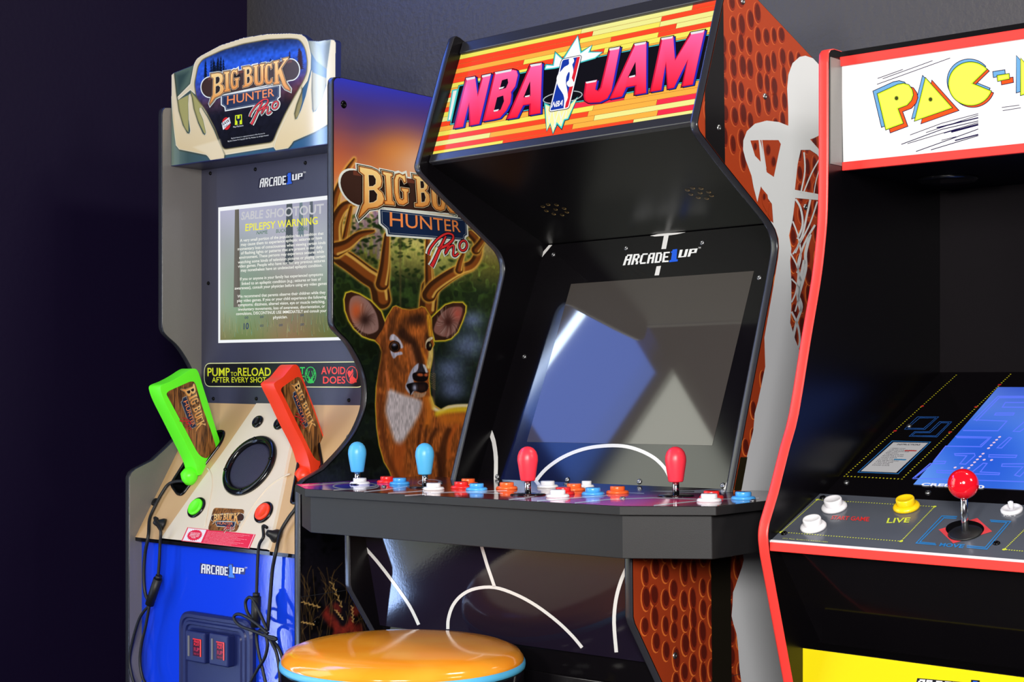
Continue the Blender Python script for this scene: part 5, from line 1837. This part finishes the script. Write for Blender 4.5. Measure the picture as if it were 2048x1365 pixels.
for x, y, c in ((292, 229, 'white'), (405, 222, 'red'), (458, 229, 'blue'), (600, 252, 'white'), (745, 232, 'orange'), (716, 246, 'red'), (780, 254, 'blue'), (906, 249, 'orange'),
                (1077, 243, 'white'), (1188, 255, 'orange'), (1142, 271, 'red'), (1119, 283, 'white'), (1267, 273, 'blue'), (1369, 267, 'orange'), (1762, 288, 'red'), (1752, 301, 'white'), (1895, 292, 'blue')):
    deck_button(KD([(x, y)])[0], c)
deck_button(KD([(1240, 243)])[0], 'white', 0.7)
screw([fDk.pt(*KD([p])[0], 0.0004) for p in ((392, 240), (628, 224), (1390, 289), (1155, 228), (1935, 300))], (0, 0, 1), M_SCREWS, dkn, 0.0042)

# knee panel and lower front
KDv = Vector((0, -0.032, 0.154)).normalized()
KLn = math.hypot(0.032, 0.154)
fK = Face(N, (0, -0.072, 0.735), (1, 0, 0), KDv)
kn = MB().prism([(NX0, 0), (NX1, 0), (NX1, KLn), (NX0, KLn)], lambda p, t: fK.at(p[0], p[1], t), -0.012, 0.0).build('knee_panel', [mat('deep_violet_gloss_board', (26, 20, 34), 0.07, bump=0.012, bscale=260)], nba)
KK = cv(540, 1040, 2.626)
art = Art(fK, 0.0004)
art.stroke(catmull(KK([(452, 95), (560, 215), (660, 345), (735, 455), (782, 552)]), 4), 6.4, W_, 1)
art.stroke(KK([(1112, 140), (1140, 235), (1180, 352)]), 6.4, W_, 1)
art.stroke(catmull(KK([(935, 575), (938, 520), (962, 450), (1010, 395), (1080, 362), (1180, 356), (1290, 392), (1400, 452), (1510, 535), (1590, 612), (1640, 672)]), 4), 6.4, W_, 1)
art.stroke(catmull(KK([(1880, 240), (1845, 320), (1818, 420), (1808, 540), (1820, 697)]), 4), 7.2, W_, 1)
art.build('knee_print', P_GLOSS, kn)
MB().box(NX0, NX1, -0.066, -0.054, 0.03, 0.736).build('lower_front_panel', [M_BLACKG], nba)
rs = MB().prism(fillet([(-0.066, 0.70), (-0.071, 0.70), (-0.071, 0.03), (-0.066, 0.03)], [0, 0.004, 0, 0], 5), yz, NX0, NX1, 0).build('riser_front', [M_BLACK], nba)
rs.data.shade_smooth()

# ------------------------------------------------------------------ the yellow and red cabinet (right)
pac = empty('arcade_cabinet', G.M.copy(), 'black arcade cabinet with red edging and a white backlit marquee at the right', 'arcade cabinet')
GT = 0.0145
GX0, GX1 = GT, GT + 0.49
gR = FX(G, 0.0)
gp = [gR.px(*p) for p in [(1637.6, 128), (1637.6, 303.6), (1636.2, 420), (1631, 490), (1622, 564), (1602, 681), (1578, 827.5), (1560.7, 892), (1537, 986), (1519.6, 1044), (1516.7, 1062), (1516.6, 1082), (1520, 1112), (1567, 1365)]]
gp = [gp[0]] + catmull(gp[1:8], 3) + [gp[8]] + catmull(gp[9:13], 4) + [gp[13]]
G_PROF = [(0.44, 0.0), (0.44, 1.557), (0.016, 1.557), (0.006, 1.5545), (0.001, 1.549)] + gp + [(-0.06, 0.60), (-0.05, 0.56), (-0.05, 0.0)]
pL = MB().prism(G_PROF, yz, 0.0, GT, 0).build('side_panel', [M_BLACK], pac)
pR_ = MB().prism(G_PROF, yz, GX1, GX1 + GT, 0).build('side_panel', [M_BLACK], pac)
for pp, x0 in ((pL, 0.0), (pR_, GX1)):
    t_ = trim(G_PROF, yz, x0, x0 + GT, 0.0016).build('edge_trim', M_RED, pp)
    t_['label'] = 'red edge moulding'
GMd = Vector((0, -0.0054, 0.127)).normalized()
fG = Face(G, (0, 0.0401, 1.4097), (1, 0, 0), GMd)
GH = 0.1273
mqp = MB().prism([(GX0, 0), (GX1, 0), (GX1, GH), (GX0, GH)], lambda p, t: fG.at(p[0], p[1], t), -0.006, 0.0).build('marquee', [M_PLASTIC], pac)
for b0, b1 in ((GH, GH + 0.0125), (-0.0115, 0.0)):
    MB().prism([(GX0, b0), (GX1, b0), (GX1, b1), (GX0, b1)], lambda p, t: fG.at(p[0], p[1], t), -0.006, 0.005).build('marquee_retainer', [M_RED], pac, 0.001)
art = Art(fG, 0.0003)
art.poly([(GX0, 0), (GX1, 0), (GX1, GH), (GX0, GH)], (246, 243, 240), 0, sp='ab')
K5 = cv(1620, 40, 3.4136)


def pk5(pts, c, l): art.poly(K5(pts), c, l)


YE, BL_, RD, INK = (222, 232, 70), (112, 168, 214), (236, 84, 30), (26, 18, 66)
LP = [(462, 505), (600, 442), (640, 434), (676, 444), (700, 478), (706, 512), (694, 548), (664, 582), (602, 606), (638, 706), (520, 750)]
LA = [(790, 396), (972, 600), (716, 690)]
LC = ell(1098, 436, 150, 148, 40, 0, math.radians(20), math.radians(318)) + [(1110, 434)]
LH = [(1280, 380), (1360, 368), (1363, 402), (1284, 418)]
LM = [(1440, 262), (1500, 330), (1560, 235), (1585, 470), (1530, 480), (1518, 380), (1498, 400), (1478, 385), (1488, 500), (1440, 515)]
LA2 = [(1690, 200), (1850, 400), (1610, 470)]
LN = [(1890, 150), (1950, 140), (2010, 270), (2000, 130), (2060, 120), (2090, 370), (2040, 380), (1970, 250), (1985, 390), (1925, 400)]
for lp, b_, r_ in ((LP, (-30, -18), (30, 20)), (LA, (-20, -15), (44, 18)), (LC, (-10, -20), (14, 12)), (LH, (-30, -26), (26, 24)), (LM, (-30, -18), (30, 20)), (LA2, (-20, -15), (44, 18)), (LN, (-24, -16), (26, 18))):
    for d, c, l in ((b_, BL_, 1), (r_, RD, 3)):
        q = [(x + d[0], y + d[1]) for x, y in lp]
        pk5(offset(q, 4), INK, l)
        pk5(offset(q, -1), c, l + 1)
    pk5(offset(lp, 4.5), (14, 60, 44), 5)
    pk5(lp, (206, 226, 40), 6)
    pk5(offset(lp, -7), (226, 236, 88), 7)
for x, y in ((593, 535), (825, 543)):
    pk5(ell(x, y, 16, 18, 18), (190, 200, 60), 8)
    pk5(ell(x, y, 12, 13, 18), (64, 70, 30), 9)
for q in ([(462, 400), (635, 338), 2], [(497, 402), (838, 278), 2], [(458, 440), (958, 260), 2], [(684, 786), (900, 706), (1150, 640), 2], [(792, 770), (1150, 650), 2], [(865, 737), (1150, 668), 6], [(624, 850), (900, 748), (1150, 690), 3], [(914, 774), (1150, 708), 2],
          [(965, 766), (1150, 716), 7], [(666, 845), (1150, 700), 2], [(898, 823), (1000, 797), 2], [(724, 899), (1000, 800), (1150, 745), 3], [(826, 888), (1150, 790), 3], [(990, 824), (1150, 782), 6], [(1310, 598), (1430, 582), 2], [(1316, 620), (1440, 600), 2]):
    art.stroke(K5(q[:-1]), q[-1] / 3.4136 + 0.8, INK, 1)
art.build('marquee_artwork', P_LITW, mqp)
MB().box(GX0, GX1, 0.03, 0.43, 1.547, 1.556).build('top_panel', [M_BLACK], pac)
MB().box(GX0, GX1, 0.42, 0.44, 0.05, 1.55).build('back_panel', [M_BLACK], pac)
MB().box(GX0, GX0 + 0.0012, 0.004, 0.034, 1.404, 1.545).build('marquee_glow_plate', [M_GREY], pac)  # added pale plate standing in for the marquee's glow on the inner panel
spp = MB().box(GX0, GX1, 0.04, 0.345, 1.3985, 1.409).build('speaker_panel', [M_INNER], pac)
c = G.un(1895, 356, 2, 1.3985)
MB().lathe([(0.041, 0.0), (0.041, 0.003), (0.036, 0.006), (0.033, 0.0045)], c, (0, 0, -1), 36).build('speaker_ring', [M_PLASTIC], spp)
MB().lathe([(0.033, 0.003), (0.02, 0.004), (0.0, 0.0045)], c, (0, 0, -1), 36).build('speaker_grille', [mat('violet_grey_mesh', (176, 150, 216), 0.6, bump=0.8, bscale=900)], spp)
MB().box(GX0, GX1, 0.3322, 0.345, 1.10, 1.40).build('monitor_backboard', [M_INNER], pac)
GBd = Vector((0, 0.335, 0.1577)).normalized()
fGB = Face(G, (0, -0.0028, 0.9719), (1, 0, 0), GBd)
GBL = math.hypot(0.335, 0.1577)
bzp = MB().prism([(GX0, -0.018), (GX1, -0.018), (GX1, GBL), (GX0, GBL)], lambda p, t: fGB.at(p[0], p[1], t), -0.012, 0.0).build('monitor_bezel', [M_BLACKG], pac)
K6 = cv(1620, 720, 4.785)
art = Art(fGB, 0.0004)


def dots(f, art, a, b, n_, col, rad, layer=1, skip=()):
    pa, pb = f.px(*a), f.px(*b)
    for i in range(n_ + 1):
        if i in skip:
            continue
        t = i / n_
        art.poly(ell(pa[0] + (pb[0] - pa[0]) * t, pa[1] + (pb[1] - pa[1]) * t, rad, rad, 8), col, layer, sp='ab')


q1, q2, q3, q4 = K6([(330, 1118), (880, 1146), (1400, 150), (1920, 142)])
YD = (214, 206, 40)
dots(fGB, art, q1, q2, 16, YD, 0.0013)
dots(fGB, art, q1, q3, 56, YD, 0.0012)
dots(fGB, art, q2, q4, 56, YD, 0.0013)
for p in ((1075, 448), (815, 685), (1342, 697), (1590, 455), (1815, 243)):
    c = fGB.px(*K6([p])[0])
    art.poly(ell(c[0], c[1], 0.0026, 0.0026, 12), (206, 50, 46), 3, sp='ab')
BB2 = (46, 106, 196)
for pth in ([(1030, 550), (1232, 550), (1100, 670), (905, 668)], [(1050, 560), (1205, 560), (1088, 660), (935, 658)], [(1240, 596), (1356, 598), (1215, 742), (950, 736), (1000, 692), (1140, 692)], [(1256, 606), (1330, 608), (1205, 732), (975, 727), (1008, 702), (1150, 702)]):
    art.stroke(K6(pth), 1.0, BB2, 1, True)
art.poly(K6([(785, 778), (1162, 788), (846, 1098), (452, 1082)]), (50, 130, 206), 1)
art.poly(K6([(790, 784), (1148, 793), (840, 1092), (466, 1077)]), (16, 18, 40), 2)
card = K6([(488, 1071), (826, 1085), (1132, 800), (800, 794)])
art.poly(card, (206, 206, 210), 3)
Hc = homog(UNIT, card)
cq = lambda x0, x1, y0, y1: [hmap(Hc, p) for p in ((x0, y0), (x1, y0), (x1, y1), (x0, y1))]
art.text('INSTRUCTIONS', cq(.18, .84, .90, .955), (40, 36, 50), 4, 0.02)
for k, (t, w_) in enumerate((('1 INSERT COIN', .42), ('2 USE THE STICK TO MOVE', .72), ('3 EAT THE DOTS AND', .62), ('KEEP AWAY', .36), ('4 THE BIG DOTS GIVE', .56), ('POWER FOR A WHILE', .60), ('5 BONUS POINTS', .46), ('6 CLEAR THE BOARD', .66), ('FOR THE NEXT ROUND', .62), ('7 EXTRA LIFE', .50), ('AT HIGH SCORE', .44), ('GOOD LUCK', .50))):
    y = .80 - k * .052
    art.text(t, cq(.12, .12 + w_, y - .030, y), (54, 50, 64), 4, 0.01)
art.poly(cq(.58, .92, .70, .735), (196, 60, 60), 5)
art.poly(cq(.56, .90, .395, .43), (30, 130, 190), 5)
art.build('bezel_print', P_GLOSS, bzp)
bl, tl_ = fGB.px(*K6([(915, 1195)])[0]), fGB.px(*K6([(1872, 266)])[0])
gx0 = (bl[0] + tl_[0]) / 2
gb0, gb1 = bl[1], tl_[1]
gx1 = GX1 - (gx0 - GX0)
scp = MB().prism([(gx0, gb0), (gx1, gb0), (gx1, gb1), (gx0, gb1)], lambda p, t: fGB.at(p[0], p[1], t), -0.004, 0.0004).build('screen', [M_GLASS_DARK], pac)
art = Art(fGB, 0.0007)
r = random.Random(4)
nx, nz = 24, 24
pts = [(gx0 + (gx1 - gx0) * i / nx, gb0 + (gb1 - gb0) * j / nz) for j in range(nz + 1) for i in range(nx + 1)]
ph = [r.uniform(0, 6) for _ in range(6)]


def pc(p):
    x, y = (p[0] - gx0) / (gx1 - gx0), (p[1] - gb0) / (gb1 - gb0)
    k = math.sin(x * 9 + ph[0] + 3 * y) + math.sin(y * 8 + ph[1] + x * 4) + math.sin((x + y) * 7 + ph[2])
    c = np.array((66, 118, 226)) + np.array((14, 14, 6)) * k + np.array((10, -10, -18)) * max(0, y - .5) * 2
    return tuple(np.clip(c, 0, 255))


cols = {p: pc(p) for p in pts}
art.raw(pts, [(j * (nx + 1) + i, j * (nx + 1) + i + 1, (j + 1) * (nx + 1) + i + 1, (j + 1) * (nx + 1) + i) for j in range(nz) for i in range(nx)], lambda p: cols[p], 0, 'ab')
ML = (96, 120, 255)
for pth, cl in (([(2200, 355), (1800, 355), (1570, 580), (1885, 592), (1800, 685), (1465, 682)], False), ([(2200, 368), (1812, 368), (1592, 592)], False), ([(2200, 415), (1870, 414), (1842, 458), (2200, 462)], False), ([(1780, 515), (1955, 515), (1945, 533), (1768, 533)], True),
                ([(2200, 560), (2050, 600), (1945, 690), (2010, 692), (2200, 560)], False), ([(1390, 738), (1735, 746), (1640, 838), (1300, 832), (1185, 975), (1300, 978), (1290, 998), (1150, 1000), (985, 1140), (2200, 1178)], False), ([(1402, 750), (1712, 756), (1630, 826)], False), ([(1005, 1130), (1165, 1010)], False),
                ([(1905, 748), (1930, 755), (1835, 850), (1790, 848)], True), ([(1385, 905), (1575, 903), (1580, 925), (1490, 1005), (1435, 1002), (1500, 925), (1390, 920)], True), ([(1715, 915), (1980, 920), (1970, 940), (1712, 936)], True),
                ([(1215, 1065), (1560, 1075), (1660, 995), (1695, 998), (1630, 1080), (1815, 1090), (1810, 1106), (1215, 1085)], True), ([(2200, 1000), (1840, 1003), (1835, 1025), (2040, 1030), (1960, 1110), (2010, 1122), (2090, 1040)], False)):
    art.stroke(K6(pth), 2.0, ML, 1, cl)
for p in ((1815, 745), (1787, 772), (1762, 798), (1736, 824), (1710, 852), (1657, 905), (1630, 932), (1603, 960), (1668, 963), (1738, 966), (1576, 987), (1549, 1015), (1520, 1042), (1455, 1040), (1390, 1037)):
    c = fGB.px(*K6([p])[0])
    art.poly(ell(c[0], c[1], 0.0019, 0.0024, 10), (236, 200, 226), 2, sp='ab')
art.text('CREDIT', K6([(1058, 1212), (1470, 1228), (1482, 1200), (1078, 1184)]), (240, 240, 246), 2, 0.03)
art.text('0', K6([(1600, 1238), (1668, 1240), (1672, 1208), (1606, 1206)]), (240, 240, 246), 2, 0.03)
art.build('screen_picture', P_SCREEN, scp)
screw([fGB.pt(*K6([p])[0]) for p in ((350, 1178), (1130, 1276), (950, 636))], fGB.n, M_SCREWS, bzp, 0.004)

# control panel
GCd = Vector((0, 0.124, 0.052)).normalized()
fGC = Face(G, (0, -0.1465, 0.9177), (1, 0, 0), GCd)
GCL = math.hypot(0.124, 0.052)
cpp = MB().prism([(GX0, 0), (GX1, 0), (GX1, GCL), (GX0, GCL)], lambda p, t: fGC.at(p[0], p[1], t), -0.010, 0.0).build('control_panel', [mat('grey_acrylic_overlay', (82, 86, 96), 0.20, bump=0.02, bscale=300)], pac)
MB().box(GX0, GX1, -0.1475, -0.13, 0.9055, 0.9168).build('front_moulding', [M_RED], pac, 0.001)
MB().prism([(GX0, -0.0006), (GX1, -0.0006), (GX1, 0.003), (GX0, 0.003)], lambda p, t: fGC.at(p[0], p[1], t), -0.002, 0.0006).build('overlay_edge', [BTN['white']], cpp)
K7 = cv(1520, 920, 3.879)
art = Art(fGC, 0.0004)
A1, A2, A3, A4 = K7([(445, 313), (1355, 367), (1095, 636), (165, 565)])
GD = (206, 214, 70)
dots(fGC, art, A1, A2, 44, GD, 0.0010)
dots(fGC, art, A2, A3, 30, GD, 0.0010)
dots(fGC, art, A3, A4, 44, GD, 0.0010)
dots(fGC, art, A4, A1, 30, GD, 0.0010)
B1_, B2_ = K7([(1895, 700), (2200, 400)])
dots(fGC, art, B1_, B2_, 30, GD, 0.0010)
dots(fGC, art, B1_, K7([(2300, 735)])[0], 20, GD, 0.0010)
for p in ((445, 313), (1355, 367), (1095, 636), (165, 565), (1895, 700)):
    c = fGC.px(*K7([p])[0])
    art.poly(ell(c[0], c[1], 0.0024, 0.0024, 12), GD, 2, sp='ab')
art.text('START GAME', K7([(548, 465), (845, 482), (852, 448), (562, 436)]), (216, 50, 50), 1, 0.02)
art.text('LIVE', K7([(980, 495), (1156, 490), (1170, 452), (994, 456)]), (210, 222, 70), 1, 0.02)
BL3 = (44, 124, 190)
for pth in ([(1530, 445), (1412, 440), (1212, 650), (1368, 664)], [(1525, 458), (1428, 454), (1240, 642), (1362, 654)], [(1604, 682), (1760, 697), (1945, 482), (1785, 472)], [(1606, 670), (1748, 684), (1915, 490), (1790, 483)]):
    art.stroke(K7(pth), 2.0, BL3, 1)
art.text('MOVE', K7([(1388, 674), (1576, 690), (1592, 660), (1402, 648)]), BL3, 1, 0.03)
art.poly(K7([(1685, 455), (1802, 560), (1500, 652), (1386, 545)]), (222, 70, 76), 1)
art.poly(K7(ell(1590, 541, 150, 68, 30)), (6, 6, 8), 3)
art.text('VOL +', K7([(1885, 444), (1985, 448), (1988, 430), (1888, 428)]), (226, 226, 230), 1)
art.text('(C) ALL RIGHTS RESERVED', K7([(175, 618), (525, 648), (528, 638), (178, 608)]), (190, 200, 90), 1)
art.build('panel_print', P_MATTE, cpp)
for p, c_n in (((578, 378), 'white'), ((416, 530), 'white'), ((1138, 375), 'yellow')):
    c = fGC.pt(*K7([p])[0])
    R = 0.0165
    b = MB().lathe([(R, 0.0003), (R, 0.003), (R * 0.9, 0.0052), (R * 0.72, 0.0056)], c, fGC.n, 30).build('push_button', [BTN[c_n]], cpp)
    b['label'] = c_n + ' push button'
    MB().lathe([(R * 0.70, 0.003), (R * 0.70, 0.0125), (R * 0.64, 0.014), (R * 0.56, 0.0132), (0.0, 0.0115)], c, fGC.n, 30).build('plunger', [BTN[c_n]], b)
c = fGC.pt(*K7([(1955, 398)])[0])
sw = MB().lathe([(0.013, 0.0), (0.013, 0.003), (0.0105, 0.005), (0.009, 0.003), (0.0, 0.003)], c, fGC.n, 26).build('toggle_switch', [BTN['white']], cpp)
MB().lathe([(0.003, 0.003), (0.0032, 0.012), (0.0, 0.0135)], c, fGC.n, 14).build('toggle_lever', [BTN['white']], sw)
cj = fGC.pt(*K7([(1592, 572)])[0])
up_ = Vector((-0.02, -0.05, 1)).normalized()
js = MB().lathe([(0.020, 0.0006), (0.018, 0.0022), (0.007, 0.004)], cj, fGC.n, 26).build('joystick', [M_RUBBER], cpp)
js['label'] = 'red ball-top joystick'
MB().lathe([(0.0042, 0.0), (0.0042, 0.052)], cj, up_, 14).build('shaft', [M_STEEL], js)
RB = 0.0178
MB().lathe([(RB * math.sin(math.pi * k / 16), 0.058 - RB * math.cos(math.pi * k / 16)) for k in range(17)], cj, up_, 32).build('ball_handle', [M_BALL], js)
screw([fGC.pt(*K7([p])[0]) for p in ((487, 297), (188, 575), (1836, 652))], fGC.n, M_SCREW, cpp, 0.0042)
# lower front
LD = Vector((0, -0.1214 + 0.0134, 0.9006 - 0.7652)).normalized()
fLo = Face(G, (0, -0.0134, 0.7652), (1, 0, 0), LD)
LL = math.hypot(0.108, 0.1354)
MB().prism([(GX0, -0.004), (GX1, -0.004), (GX1, LL + 0.006), (GX0, LL + 0.006)], lambda p, t: fLo.at(p[0], p[1], t), -0.012, 0.0).build('knee_panel', [M_BLACKG], pac)
yp = MB().box(GX0, GX1, -0.0664, -0.054, 0.03, 0.7735).build('coin_front_panel', [M_YELLOW], pac)
MB().box(GX0, GX1, -0.0655, -0.01, 0.7735, 0.7745).build('reflection_cap', [M_BLACK], pac)  # black cap added to keep the yellow board out of the knee panel's reflection
fY_ = FY(G, -0.0664)
KY = cv(1500, 1080, 3.737)
maker_logo(fY_, KY([(1240, 1135), (1640, 1180), (1650, 1075), (1262, 1043)]), KY([(1650, 1182), (1700, 1188), (1710, 1060), (1660, 1055)]), KY([(1710, 1160), (1860, 1178), (1870, 1100), (1725, 1080)]), yp, white=(226, 226, 230), outline=(30, 30, 40))

# ------------------------------------------------------------------ stool
SX, SY, SZ, SR = (806 - CX) / F * 2.1, 2.1, 0.7272, 0.1690
stool = empty('bar_stool', Matrix.Translation((SX, SY, 0)), 'round stool with glossy orange domed seat and sky blue rim before the basketball cabinet', 'stool')


def seat_mat():
    m = bpy.data.materials.new('orange_seat_vinyl')
    m.use_nodes = True
    nt = m.node_tree
    b = nt.nodes['Principled BSDF']
    tc = nt.nodes.new('ShaderNodeTexCoord')
    v = nt.nodes.new('ShaderNodeTexNoise')
    v.inputs['Scale'].default_value = 14
    r_ = nt.nodes.new('ShaderNodeValToRGB')
    r_.color_ramp.elements[0].position = 0.35
    r_.color_ramp.elements[0].color = tuple(lin((250, 150, 34))) + (1,)
    r_.color_ramp.elements[1].position = 0.75
    r_.color_ramp.elements[1].color = tuple(lin((252, 168, 54))) + (1,)
    nt.links.new(tc.outputs['Object'], v.inputs['Vector'])
    nt.links.new(v.outputs['Fac'], r_.inputs['Fac'])
    nt.links.new(r_.outputs['Color'], b.inputs['Base Color'])
    b.inputs['Roughness'].default_value = 0.12
    return m


M_SEAT = seat_mat()


def make_stool(stool):
    MB().lathe([(SR, 0.0), (SR * 0.992, 0.007), (SR * 0.96, 0.014), (SR * 0.88, 0.0195), (SR * 0.7, 0.0235), (SR * 0.4, 0.0255), (0.0, 0.026)], (0, 0, SZ), (0, 0, 1), 72).build('seat', [M_SEAT], stool)
    MB().lathe([(SR - 0.002, -0.008), (SR + 0.0012, -0.0065), (SR + 0.0018, -0.003), (SR + 0.0012, 0.0015), (SR - 0.001, 0.003)], (0, 0, SZ), (0, 0, 1), 72).build('seat_rim', [M_BATB], stool)
    MB().lathe([(SR - 0.004, -0.075), (SR - 0.001, -0.06), (SR - 0.0005, -0.006)], (0, 0, SZ), (0, 0, 1), 72).build('seat_apron', [M_BLACKG], stool)
    for k in range(4):
        t = math.pi / 4 + k * math.pi / 2
        MB().tube([(math.cos(t) * 0.11, math.sin(t) * 0.11, SZ - 0.07), (math.cos(t) * 0.17, math.sin(t) * 0.17, 0.0)], 0.013, 12).build('leg', [M_BLACK], stool)
    MB().tube([(0.152 * math.cos(k * math.pi / 16), 0.152 * math.sin(k * math.pi / 16), 0.22) for k in range(32)], 0.009, 10, closed=True, smooth_path=False).build('foot_ring', [M_STEEL], stool)


make_stool(stool)
